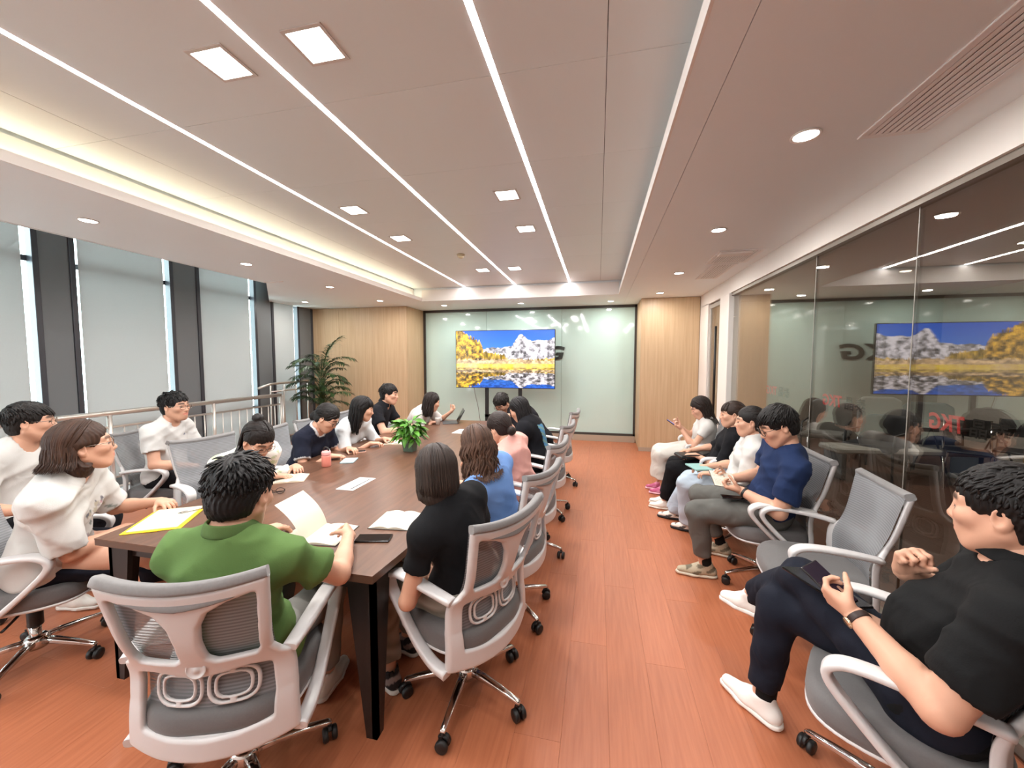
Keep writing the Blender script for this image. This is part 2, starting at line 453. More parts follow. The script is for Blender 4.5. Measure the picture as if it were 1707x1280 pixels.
# ================================================================ CEILING LIGHTS
def strip_light(x, lab):
    t = empty('light_line', (x, 0, ZC)); tag(t, lab, 'ceiling light', 'white light lines in the raised ceiling')
    y0, y1 = YN + .2, TY1 - .015
    MB().box((-.015, y0, -.003), (.015, y1, .004)).build('diffuser', m_strip, t)
    c = MB(); c.box((-.0168, y0, -.002), (-.015, y1, .01)); c.box((.015, y0, -.002), (.0168, y1, .01)); c.build('channel', m_white, t)
    area('lamp', (0, (y0 + y1) / 2, -.006), (.02, y1 - y0), L_STRIP, (1, .98, 1), parent=t)
strip_light(SXS[0], 'white light line nearest the windows in the raised ceiling')
strip_light(SXS[1], 'white light line in the middle of the raised ceiling')
strip_light(SXS[2], 'white light line nearest the glass partition in the raised ceiling')
m_trim = mat('lamp_trim', 'cfcac4', .35)
def square_light(x, y, lab):
    t = empty('square_downlight', (x, y, ZC)); tag(t, lab, 'ceiling light', 'square downlights in the raised ceiling')
    f = MB(); a, b = .093, .078
    f.box((-a, -a, -.006), (a, -b, .0)); f.box((-a, b, -.006), (a, a, .0)); f.box((-a, -b, -.006), (-b, b, .0)); f.box((b, -b, -.006), (a, b, .0))
    f.build('frame', m_trim, t)
    MB().box((-b, -b, -.004), (b, b, -.0005)).build('diffuser', m_lamp_w, t)
    area('lamp', (0, 0, -.012), (.15, .15), L_SQUARE, (1, .97, .92), parent=t)
for x, y, lab in [(-1.63, 1.45, 'large square downlight overhead, left of the nearest pair'), (-1.157, 1.455, 'large square downlight overhead, right of the nearest pair'),
                  (-2.085, 3.035, 'square downlight left of middle light line, nearer of two in its row'), (-.717, 3.03, 'square downlight beside right light line, nearer of two in its row'),
                  (-2.075, 3.825, 'square downlight left of middle light line, farther of two in its row'), (-.713, 3.825, 'square downlight beside right light line, farther of two in its row'),
                  (-1.639, 5.40, 'small square downlight at far end, just left of middle light line'), (-1.169, 5.40, 'small square downlight at far end, just right of middle light line'),
                  (-2.08, -.13, 'square downlight behind the camera, window side'), (-.715, -.13, 'square downlight behind the camera, partition side')]:
    square_light(x, y, lab)
def round_light(x, y, lab):
    t = empty('round_downlight', (x, y, ZS)); tag(t, lab, 'ceiling light', 'round downlights in the soffit')
    MB().lathe([(.062, -.001), (.064, -.006), (.056, -.008), (.050, -.003)], n=24).build('trim_ring', m_white, t)
    MB().lathe([(.0, -.0052), (.035, -.005), (.051, -.004)], n=24).build('diffuser', m_lamp_w, t)
    area('lamp', (0, 0, -.014), (.09, .09), L_ROUND, (1, .97, .93), shape='DISK', parent=t)
for x, y, lab in [(.955, 2.165, 'round downlight in right soffit, nearest and largest'), (.955, 3.53, 'round downlight in right soffit, second from the near end'),
                  (.955, 5.13, 'round downlight in right soffit, third from the near end'), (.95, 6.55, 'round downlight in right soffit just before the wood column'),
                  (-3.84, 2.237, 'round downlight in left soffit, nearest, above the man in glasses'), (-3.84, 3.6, 'round downlight in left soffit, second from the near end'),
                  (-3.84, 4.967, 'round downlight in left soffit, third from the near end'), (-3.84, 6.29, 'round downlight in left soffit before the wood panelled wall'),
                  (-5.26, 6.12, 'small round downlight in the soffit corner above the palm'), (-2.945, 7.1, 'round downlight above the screen wall, leftmost of three'),
                  (-1.43, 7.15, 'round downlight above the screen wall, middle of three'), (.209, 7.25, 'round downlight above the screen wall, rightmost of three'),
                  (.955, .8, 'round downlight in right soffit behind the camera'), (-3.84, .87, 'round downlight in left soffit behind the left edge')]:
    round_light(x, y, lab)
cv = empty('cove_light', (TX0 - .085, 0, ZS + .03)); tag(cv, 'hidden warm cove light strip behind the left tray lip', 'ceiling light')
MB().box((-.01, YN + .1, 0), (.01, TY1 - .05, .012)).build('led_strip', m_cove, cv)
area('lamp', (-.02, (YN + TY1) / 2, .02), (.03, TY1 - YN - .2), L_COVE, (1, .86, .62), rot=(math.pi, 0, 0), parent=cv)
def detector(x, y):
    t = empty('smoke_detector', (x, y, ZC)); tag(t, 'small cream smoke detector on the raised ceiling', 'detector')
    MB().lathe([(.05, -.001), (.052, -.012), (.045, -.02)], n=20).build('base', mat('detector_cream', 'cdbf9d', .5), t)
    MB().lathe([(.036, -.02), (.036, -.035), (.02, -.046), (.0, -.047)], n=20).build('sensor', MATS['detector_cream'], t)
detector(*at_z(768, 424, ZC)[:2])
# --- air grilles in the right soffit
m_grille = mat('grille', 'e8e6e3', .5); m_slot = mat('grille_dark', '6a5d54', .7)
def grille(x0, x1, y0, y1, n, lab):
    t = empty('air_grille', ((x0 + x1) / 2, (y0 + y1) / 2, ZS)); tag(t, lab, 'air vent', 'air vents in the right soffit')
    a, b = (x1 - x0) / 2, (y1 - y0) / 2
    f = MB(); w = .03
    f.bbox((-a, -b, -.008), (a, -b + w, 0), .002); f.bbox((-a, b - w, -.008), (a, b, 0), .002); f.bbox((-a, -b + w, -.008), (-a + w, b - w, 0), .002); f.bbox((a - w, -b + w, -.008), (a, b - w, 0), .002)
    f.build('frame', m_grille, t)
    MB().box((-a + w, -b + w, -.0015), (a - w, b - w, -.0005)).build('backing', m_slot, t)
    sp = (2 * a - 2 * w) / n
    sm = MB().bbox((-sp * .37, -b + w, -.007), (sp * .37, b - w, -.002), .001).mesh('slat')
    for i in range(n): obj('slat', sm, m_grille, t, (-a + w + sp * (i + .5), 0, 0))
grille(1.21, 1.49, .6, 2.25, 8, 'long white slatted air vent in the near right soffit')
grille(1.15, 1.56, 4.2, 4.72, 14, 'square slatted air vent in the right soffit, beside the third downlight')
grille(1.24, 1.50, 4.76, 5.55, 7, 'narrow slatted air vent in the right soffit, behind the square vent')
cs = empty('ceiling_cassette', (1.32, 4.35, ZS)); tag(cs, 'small white ceiling cover plate above the square air vent', 'cover')
MB().bbox((-.16, -.13, -.028), (.14, -.02, -.002), .008).build('cover', m_white, cs)
# slot vent in the side of the left soffit
sv = empty('side_vent', (-4.49, 4.49, ZS)); tag(sv, 'small white slatted side vent at the left soffit corner', 'air vent')
f = MB(); f.box((-.0, -.02, -.01), (.30, .0, .10)); f.build('frame', m_white, sv)
for i in range(3): MB().bbox((.04 + i * .09, -.03, .005), (.06 + i * .09, -.02, .09), .002).build('slat', m_white, sv)

# ================================================================ RAILING
def post_tube(root, pts, r, nm='rail'): return MB().tube(pts, r, 12).build(nm, m_steel, root)
XL = -5.43
ry1 = at_x(468, 660, XL)[1]
rl = empty('railing', (XL, 2, 0)); tag(rl, 'long brushed steel railing with upright bars along the windows', 'railing')
y0 = -1.4 - 2; y1 = ry1 - 2
post_tube(rl, [(0, y0, 1.0), (0, y1, 1.0)], .03, 'handrail')
post_tube(rl, [(0, y0, .84), (0, y1, .84)], .014, 'mid_rail')
post_tube(rl, [(0, y0, .14), (0, y1, .14)], .014, 'bottom_rail')
bm_ = MB().tube([(0, 0, .14), (0, 0, .84)], .0085, 8).mesh('baluster')
pm_ = MB().tube([(0, 0, 0), (0, 0, 1.0)], .024, 12).mesh('post')
y = y1; k = 0
while y > y0:
    if k % 9 == 0: obj('post', pm_, m_steel, rl, (0, y, 0))
    else: obj('baluster', bm_, m_steel, rl, (0, y, 0))
    y -= .135; k += 1
post_tube(rl, [(.04, y1, .0), (.04, y1, 1.0)], .02, 'post')
r2 = empty('stair_railing', (-5.72, 5.75, 0)); tag(r2, 'short steel stair railing behind the corner, beside the palm', 'railing')
post_tube(r2, [(0, -.25, 1.12), (0, 0, 1.18), (0, .95, 1.2)], .02, 'handrail'); post_tube(r2, [(0, 0, 1.04), (0, .95, 1.05)], .013, 'mid_rail')
for q in (0, .3, .6, .9): post_tube(r2, [(0, q, .0), (0, q, 1.18)], .013, 'post')
sl = MB().bbox((XL - .12, YN + .3, 0), (XL + .24, ry1, .12), .01).build('trim_1', mat('white_stone', 'd4dade', .2)); tag(sl, kind='structure')
# ================================================================ IMPLICIT SURFACES (distance fields turned into quads)
class Field:
    def __init__(s, lo, hi, h, big=.5):
        s.h = h; s.lo = np.array(lo, np.float32)
        n = np.maximum(np.ceil((np.array(hi) - np.array(lo)) / h).astype(int) + 1, 4)
        s.ax = [(s.lo[i] + h * np.arange(n[i])).astype(np.float32) for i in range(3)]
        s.f = np.full(n, big, np.float32)
    def block(s, lo, hi):
        sl = []
        for i in range(3):
            a = int(max(0, math.floor((lo[i] - s.lo[i]) / s.h))); b = int(min(len(s.ax[i]), math.ceil((hi[i] - s.lo[i]) / s.h) + 1))
            if b <= a: return None, None
            sl.append(slice(a, b))
        return tuple(sl), (s.ax[0][sl[0]][:, None, None], s.ax[1][sl[1]][None, :, None], s.ax[2][sl[2]][None, None, :])
    def put(s, sl, d, k, op):
        f = s.f[sl]
        if op == 'sub': d = -d; 
        if op in ('sub', 'and'):
            if k > 0:
                hh = np.maximum(k - np.abs(f - d), 0) / k; s.f[sl] = np.maximum(f, d) + hh * hh * k * .25
            else: s.f[sl] = np.maximum(f, d)
        elif k > 0:
            hh = np.maximum(k - np.abs(f - d), 0) / k; s.f[sl] = np.minimum(f, d) - hh * hh * k * .25
        else: s.f[sl] = np.minimum(f, d)
    def cone(s, a, b, ra, rb, k=.02, op='add', cap=None, flat=None):
        a = np.asarray(a, np.float32); b = np.asarray(b, np.float32); m = max(ra, rb) + 1.6 * k + 3 * s.h
        sl, P = s.block(np.minimum(a, b) - m, np.maximum(a, b) + m)
        if sl is None: return s
        ab = b - a; L2 = float(ab @ ab) + 1e-9
        px, py, pz = P[0] - a[0], P[1] - a[1], P[2] - a[2]
        tt = (px * ab[0] + py * ab[1] + pz * ab[2]) / L2; t = np.clip(tt, 0, 1)
        qx, qy, qz = px - t * ab[0], py - t * ab[1], pz - t * ab[2]
        if flat is not None:      # flat = (axis, factor): squeezed cross-section
            n, fz = flat; n = np.asarray(n, np.float32); e = qx * n[0] + qy * n[1] + qz * n[2]
            g = (1 / fz - 1); qx, qy, qz = qx + g * e * n[0], qy + g * e * n[1], qz + g * e * n[2]
        d = np.sqrt(qx * qx + qy * qy + qz * qz) - (ra + (rb - ra) * t)
        if cap == 'b' or cap == 'ab': d = np.maximum(d, (tt - 1) * math.sqrt(L2))
        if cap == 'ab': d = np.maximum(d, -tt * math.sqrt(L2))
        s.put(sl, d, k, op); return s
    def ell(s, c, r, R=None, k=.02, op='add'):
        c = np.asarray(c, np.float32); r = np.asarray(r, np.float32); m = float(r.max()) + 1.6 * k + 3 * s.h
        sl, P = s.block(c - m, c + m)
        if sl is None: return s
        x, y, z = P[0] - c[0], P[1] - c[1], P[2] - c[2]
        if R is not None:
            R = np.asarray(R, np.float32)   # columns = local axes
            x, y, z = (x * R[0, i] + y * R[1, i] + z * R[2, i] for i in range(3))
        k0 = np.sqrt((x / r[0]) ** 2 + (y / r[1]) ** 2 + (z / r[2]) ** 2); k1 = np.sqrt((x / r[0] ** 2) ** 2 + (y / r[1] ** 2) ** 2 + (z / r[2] ** 2) ** 2)
        d = k0 * (k0 - 1) / (k1 + 1e-6)
        d = np.where(k0 < .15, -float(r.min()) * .9, d)
        s.put(sl, d.astype(np.float32), k, op); return s
    def plane(s, p, n, k=0, op='and', near=None):
        """keep the side the normal points away from; near = (centre, radius) limits it"""
        p = np.asarray(p, np.float32); n = np.asarray(n, np.float32) / np.linalg.norm(n)
        if near is None: sl, P = s.block(s.lo - 1, s.lo + 9)
        else: sl, P = s.block(np.asarray(near[0]) - near[1], np.asarray(near[0]) + near[1])
        if sl is None: return s
        d = (P[0] - p[0]) * n[0] + (P[1] - p[1]) * n[1] + (P[2] - p[2]) * n[2]
        s.put(sl, d, k, op); return s
    def ripple(s, fn):
        sl, P = s.block(s.lo - 1, s.lo + 9)
        m = np.abs(s.f) < .05
        i = np.nonzero(m)
        s.f[i] += fn(s.ax[0][i[0]], s.ax[1][i[1]], s.ax[2][i[2]]).astype(np.float32); return s
    def mesh(s):
        f = s.f; f[0] = f[-1] = .1; f[:, 0] = f[:, -1] = .1; f[:, :, 0] = f[:, :, -1] = .1
        sg = f < 0
        c = sg[:-1, :-1, :-1].astype(np.int8)
        tot = np.zeros(c.shape, np.int8)
        for i in (0, 1):
            for j in (0, 1):
                for k in (0, 1):
                    tot += sg[i:sg.shape[0] - 1 + i, j:sg.shape[1] - 1 + j, k:sg.shape[2] - 1 + k]
        act = (tot > 0) & (tot < 8)
        ix = np.nonzero(act); n = len(ix[0])
        vid = np.full(act.shape, -1, np.int32); vid[ix] = np.arange(n)
        acc = np.zeros((n, 3), np.float32); cnt = np.zeros(n, np.float32)
        cor = {(i, j, k): f[ix[0] + i, ix[1] + j, ix[2] + k] for i in (0, 1) for j in (0, 1) for k in (0, 1)}
        for ax in range(3):
            o = [q for q in range(3) if q != ax]
            for u in (0, 1):
                for v in (0, 1):
                    a = [0, 0, 0]; a[o[0]] = u; a[o[1]] = v; b = list(a); b[ax] = 1
                    fa, fb = cor[tuple(a)], cor[tuple(b)]
                    w = (fa < 0) != (fb < 0)
                    t = np.where(w, fa / (fa - fb + 1e-12), 0)
                    p = np.zeros((n, 3), np.float32); p[:, o[0]] = u; p[:, o[1]] = v; p[:, ax] = t
                    acc += p * w[:, None]; cnt += w
        V = (np.stack(ix, 1) + acc / np.maximum(cnt, 1)[:, None]) * s.h + s.lo
        Q = []
        for ax in range(3):
            o1, o2 = (ax + 1) % 3, (ax + 2) % 3
            A = [slice(None)] * 3; B = [slice(None)] * 3; A[ax] = slice(0, -1); B[ax] = slice(1, None)
            a, b = sg[tuple(A)], sg[tuple(B)]
            ch = a != b
            I = np.stack(np.nonzero(ch), 1)
            ok = (I[:, o1] > 0) & (I[:, o2] > 0) & (I[:, o1] < f.shape[o1] - 1) & (I[:, o2] < f.shape[o2] - 1)
            I = I[ok]; ins = a[I[:, 0], I[:, 1], I[:, 2]]
            q = []
            for d1, d2 in ((1, 1), (0, 1), (0, 0), (1, 0)):
                J = I.copy(); J[:, o1] -= d1; J[:, o2] -= d2
                q.append(vid[J[:, 0], J[:, 1], J[:, 2]])
            q = np.stack(q, 1); q[~ins] = q[~ins][:, ::-1]
            Q.append(q)
        Q = np.concatenate(Q); Q = Q[(Q >= 0).all(1)]
        return V, Q
def nrm(v):
    v = np.asarray(v, float); return v / (np.linalg.norm(v) + 1e-12)
def poly_sdf(px, py, poly):
    d = np.full(px.shape, 9.0); ins = np.zeros(px.shape, bool); n = len(poly)
    for i in range(n):
        (x0, y0), (x1, y1) = poly[i], poly[(i + 1) % n]
        ex, ey = x1 - x0, y1 - y0; wx, wy = px - x0, py - y0
        t = np.clip((wx * ex + wy * ey) / (ex * ex + ey * ey + 1e-12), 0, 1)
        d = np.minimum(d, np.hypot(wx - ex * t, wy - ey * t))
        c = ((y0 <= py) & (y1 > py)) | ((y1 <= py) & (y0 > py))
        ins ^= c & (px < x0 + (py - y0) * ex / (ey if abs(ey) > 1e-12 else 1e-12))
    return np.where(ins, -d, d)
def slab(d2fn, u, v, t, r, h, mapfn):
    """rounded plate whose outline is a 2D distance, bent onto a surface"""
    F = Field((u[0] - .02, v[0] - .02, -t - .012), (u[1] + .02, v[1] + .02, t + .012), h)
    U, Vv, W = np.meshgrid(*F.ax, indexing='ij')
    d2 = d2fn(U[:, :, 0], Vv[:, :, 0])[:, :, None]
    a = np.maximum(d2 + r, 0); b = np.maximum(np.abs(W) - t + r, 0)
    F.f = (np.sqrt(a * a + b * b) + np.minimum(np.maximum(d2 + r, np.abs(W) - t + r), 0) - r).astype(np.float32)
    V, Q = F.mesh()
    return mapfn(V), Q

# ================================================================ OFFICE CHAIR
m_cw = mat('chair_white', 'cfcdcc', .32)
m_cg = mat('chair_grey_fabric', '7f7d7c', .9, noise=(120, .35, '6d6b6b'), sheen=.2)
m_cs = mat('chair_seat_fabric', '666463', .85, noise=(150, .3, '565455'), sheen=.2)
# open weave: thin horizontal ribs with see-through rows between them
m_mesh = mat('chair_mesh', '888a8d', .7)
nt = m_mesh.node_tree; tc = nt.nodes.new('ShaderNodeTexCoord'); wv = nt.nodes.new('ShaderNodeTexWave'); wv.wave_type = 'BANDS'; wv.bands_direction = 'Z'
wv.inputs['Scale'].default_value = 26; rmp = nt.nodes.new('ShaderNodeMapRange'); rmp.inputs[3].default_value = .02; rmp.inputs[4].default_value = .42
tp = nt.nodes.new('ShaderNodeBsdfTransparent'); mx = nt.nodes.new('ShaderNodeMixShader')
nt.links.new(tc.outputs['Object'], wv.inputs['Vector']); nt.links.new(wv.outputs['Fac'], rmp.inputs[0]); nt.links.new(rmp.outputs[0], mx.inputs[0])
nt.links.new(nt.nodes['Principled BSDF'].outputs[0], mx.inputs[1]); nt.links.new(tp.outputs[0], mx.inputs[2]); nt.links.new(mx.outputs[0], nt.nodes['Material Output'].inputs[0])
def back_y(u, z):
    return -.215 - .20 * np.maximum(z - .50, 0) + .03 * np.exp(-((z - .60) / .09) ** 2) + 1.0 * u * u * (1 - .35 * np.clip((z - .5) / .45, 0, 1))
def map_back(V, off=0):
    u, z, w = V[:, 0], V[:, 1], V[:, 2]
    return np.stack([u, back_y(u, z) + w + off, z], 1)
FR_OUT = [(-.236, .945), (-.12, .925), (0, .917), (.12, .925), (.236, .945), (.222, .80), (.208, .68), (.225, .645), (.250, .63), (.256, .50), (.262, .345), (.14, .325), (0, .318), (-.14, .325), (-.262, .345), (-.256, .50), (-.250, .63), (-.225, .645), (-.208, .68), (-.222, .80)]
H_UL = [(-.198, .895), (-.13, .875), (-.075, .845), (-.05, .80), (-.042, .74), (-.045, .68), (-.06, .668), (-.165, .672), (-.176, .69), (-.188, .79)]
H_UR = [(-x, y) for x, y in H_UL][::-1]
H_LO = [(-.19, .60), (-.14, .607), (-.07, .595), (0, .585), (.07, .595), (.14, .607), (.19, .60), (.195, .50), (.19, .42), (.10, .405), (0, .40), (-.10, .405), (-.19, .42), (-.195, .50)]
def fr2d(U, V):
    d = poly_sdf(U, V, FR_OUT) - .004
    for hpoly in (H_UL, H_UR, H_LO): d = np.maximum(d, -(poly_sdf(U, V, hpoly) - .006))
    return d
def ring2d(cx, cz, rx, rz):
    def fn(U, V):
        x, y = np.abs(U - cx) / rx, (V - cz) / rz
        q = (np.abs(x) ** 3 + np.abs(y) ** 3) ** (1 / 3)
        s_ = min(rx, rz)
        d = np.abs(q - .92) * s_ - .0045
        d = np.minimum(d, np.abs(q - .66) * s_ - .004)
        return np.minimum(d, np.where((np.abs(x) < .1) & (q < .95) & (q > .6), -.003, 9))
    return fn
def arm_path(sx):
    P = cr([(.246 * sx, -.165, .636), (.262 * sx, -.06, .655), (.272 * sx, .08, .668), (.275 * sx, .165, .662), (.275 * sx, .205, .632), (.275 * sx, .195, .585), (.274 * sx, .12, .50), (.272 * sx, .02, .405), (.268 * sx, -.07, .352), (.262 * sx, -.15, .338)], 6)
    n = len(P); t = np.linspace(0, 1, n)
    w = np.interp(t, [0, .2, .38, .5, .7, 1], [.024, .031, .032, .027, .022, .026])
    th = np.interp(t, [0, .3, .45, .7, 1], [.013, .0115, .014, .013, .016])
    return P, w, th
def make_chair():
    r = empty('office_chair'); tag(r, 'x', 'chair', 'white framed office chairs')
    V, Q = slab(fr2d, (-.27, .27), (.31, .95), .015, .011, .0062, map_back)
    obj('back_frame', make_mesh('back_frame', V, Q, True), m_cw, r)
    em = MB(); y = float(back_y(0, .636)) - .016
    em.lathe([(.03, .0), (.03, -.004), (.026, -.005), (.025, -.003), (.010, -.003), (.009, -.005), (.0, -.005)], (0, y, .636), 20, axis=1)
    em.build('emblem', m_cw, r)
    g = []
    for z in np.linspace(.405, .952, 24):
        ww = np.interp(z, [.40, .66, .95], [.205, .205, .232]); row = []
        for u in np.linspace(-ww, ww, 17): row.append((u, back_y(u, z) + .024 + .02 * max(0, (z - .93) / .02) * 0, z - .018 * (1 - (u / ww) ** 2) * max(0, (z - .8) / .15)))
        g.append(row)
    MB().grid(g).build('backrest_mesh', m_mesh, r)
    us = np.linspace(-.236, .236, 19)      # padded roll along the top edge
    P = [(u, back_y(u, .945) + .006, .957 - .022 * (1 - (u / .236) ** 2)) for u in us]
    sd = np.array([(0, .35, 1)] * len(P)); sd = sd / np.linalg.norm(sd[0])
    MB().ribbon(P, sd, .017, .02).build('top_roll', m_cg, r)
    us2 = np.linspace(-.2, .2, 15); P = [(u, back_y(u, .9) - .004, .921 - .028 * (1 - (u / .2) ** 2)) for u in us2]
    MB().ribbon(P, sd[:15], np.interp(np.abs(us2), [0, .2], [.026, .012]), .008).build('top_band', m_cg, r)
    for sx in (-1, 1):
        V, Q = slab(ring2d(.082 * sx, .545, .078, .062), (.0 * sx - .17, .17), (.47, .62), .005, .003, .0042, lambda V: map_back(V, .008))
        obj('lumbar_ring', make_mesh('lumbar_ring', V, Q, True), m_cw, r)
    P, w, th = arm_path(1)
    MB().ribbon(P, (1, 0, 0), w, th).build('armrest', m_cw, r)
    P, w, th = arm_path(-1)
    MB().ribbon(P, (1, 0, 0), w, th).build('armrest', m_cw, r)
    # seat: cushion and a thin pale shell under it
    def seat_prof(zs, grow):
        rows = []
        for z, s_ in zs:
            row = []
            for k in range(40):
                a = 2 * math.pi * k / 40; c, d = math.cos(a), math.sin(a)
                x = .252 * math.copysign(abs(c) ** .62, c) * s_ * grow; y_ = .245 * math.copysign(abs(d) ** .62, d) * s_ * grow + .03
                row.append((x, y_, z - .10 * max(0, y_ - .17) ** 1.2 - .0 + .016 * (x / .25) ** 2 * (1 if z > .43 else 0)))
            rows.append(row + [row[0]])
        return rows
    b = MB(); b.grid(seat_prof([(.392, .9), (.397, .985), (.42, 1.0), (.445, .99), (.462, .955), (.470, .88), (.470, .6), (.466, .3), (.464, .02)], 1)); b.build('seat', m_cs, r)
    b = MB(); b.grid(seat_prof([(.372, .02), (.372, .8), (.378, .95), (.388, 1.0), (.396, .99), (.397, .9)], 1.0)); b.build('seat_shell', m_cw, r)
    MB().bbox((-.09, -.14, .315), (.09, .12, .372), .012).build('tilt_mechanism', m_black, r)
    lv = MB(); lv.tube([(.08, .02, .345), (.24, .03, .33), (.27, .03, .328)], .006, 8).build('lever', m_black, r)
    MB().lathe([(.03, .33), (.03, .20), (.026, .195)], n=16).build('gas_lift_cover', m_black, r)
    b = MB(); b.lathe([(.02, .20), (.02, .085)], n=16); b.lathe([(.0, .075), (.045, .08), (.048, .13), (.036, .142), (.0, .143)], n=20); b.build('base_hub', m_chrome, r)
    for k in range(5):
        a = 2 * math.pi * k / 5 + .3; c, s_ = math.cos(a), math.sin(a)
        P = [(c * q, s_ * q, z) for q, z in ((.03, .115), (.1, .112), (.2, .098), (.285, .082), (.296, .076))]
        MB().ribbon(P, (-s_, c, 0), (.02, .018, .015, .0125, .011), (.016, .014, .011, .009, .007)).build('base_leg', m_chrome, r)
        cb = MB(); R = np.array([[c, -s_, 0], [s_, c, 0], [0, 0, 1]])
        ct = np.array([c * .29, s_ * .29, 0])
        ph = a + 1.1 * (k % 3); R2 = np.array([[math.cos(ph), -math.sin(ph), 0], [math.sin(ph), math.cos(ph), 0], [0, 0, 1]])
        for sx in (-1, 1):
            w0 = MB().lathe([(.0, sx * .008), (.026, sx * .008), (.0275, sx * .012), (.0275, sx * .024), (.022, sx * .028), (.0, sx * .028)], (0, 0, .0277), 16, axis=0)
            cb.add((R2 @ np.concatenate(w0.v).T).T + ct, w0.f, True)
        hd = MB(); hd.tube([(0, 0, .05), (0, 0, .08)], .008, 8)
        hd.ribbon([(0, .026, .035), (0, .018, .053), (0, 0, .060), (0, -.018, .053)], (1, 0, 0), .007, .006)
        cb.add((R2 @ np.concatenate(hd.v).T).T + ct, hd.f, True)
        cb.build('caster', m_black, r)
    return r
CHAIR0 = make_chair(); CH_USED = [False]
def chair(x, y, face, label, z=0, base=None):
    """face = direction (dx, dy) the chair looks to"""
    o = CHAIR0 if not CH_USED[0] else copy_tree(CHAIR0)
    CH_USED[0] = True
    o.location = (x, y, 0); o.rotation_euler = (0, 0, math.atan2(face[1], face[0]) - math.pi / 2)
    o['label'] = label
    if base is not None:     # swing of the five-star base about the column
        for c in o.children:
            if c.name.split('.')[0] in ('base_leg', 'caster'):
                c.rotation_euler = (0, 0, base)
    return o
# ================================================================ PEOPLE
SKIN = {}
def skin(tone):
    if tone not in SKIN:
        m = mat('skin_' + tone, tone, .5, spec=.35, attr=True, noise=(40, .18, tone))
        b = m.node_tree.nodes['Principled BSDF']; b.inputs['Subsurface Weight'].default_value = .0
        SKIN[tone] = m
    return SKIN[tone]
CLOTH = {}
def cloth(c, rough=.88):
    if c not in CLOTH:
        m = mat('cloth_' + c, c, rough, spec=.25, attr=True, bump=(220, .12)); nt = m.node_tree; N = nt.nodes.new; L = nt.links.new
        tc = N('ShaderNodeTexCoord'); nz = N('ShaderNodeTexNoise'); nz.inputs['Scale'].default_value = 7.5; nz.inputs['Detail'].default_value = 3; nz.inputs['Distortion'].default_value = 1.6
        try: nz.noise_type = 'RIDGED_MULTIFRACTAL'
        except Exception: pass
        bp = N('ShaderNodeBump'); bp.inputs['Strength'].default_value = .55; bp.inputs['Distance'].default_value = .012
        L(tc.outputs['Object'], nz.inputs['Vector']); L(nz.outputs['Fac'], bp.inputs['Height'])
        old = [n for n in nt.nodes if n.type == 'BUMP' and n != bp][0]; L(bp.outputs[0], old.inputs['Normal'])
        CLOTH[c] = m
    return CLOTH[c]
HAIRM = {}
def hairm(c):
    if c not in HAIRM: HAIRM[c] = mat('hair_' + c, c, .52, spec=.3, attr=True)
    return HAIRM[c]
m_eye_w = mat('eye_white', 'e8e2dc', .2); m_eye_d = mat('eye_iris', '1c120c', .15)
m_gl_black = mat('spectacle_black', '1d1b1a', .3); m_gl_metal = mat('spectacle_metal', '9a8f86', .25, .9)

def frame(fwd, up):
    f = nrm(fwd); r = nrm(np.cross(f, up)); u = np.cross(r, f); return np.stack([r, f, u], 1)
def ik(a, c, la, lb, pole):
    v = c - a; d = np.linalg.norm(v)
    mx_ = (la + lb) * .995
    if d > mx_:
        g = min(d / mx_, 1.16); la *= g; lb *= g
        if d > (la + lb) * .995: c = a + v / d * (la + lb) * .995; v = c - a; d = np.linalg.norm(v)
    u = v / d; x_ = np.clip((la * la - lb * lb + d * d) / (2 * d), -la, la); hgt = math.sqrt(max(la * la - x_ * x_, 1e-6))
    p = np.asarray(pole, float); p = p - u * (p @ u); p = nrm(p)
    return a + u * x_ + p * hgt, c

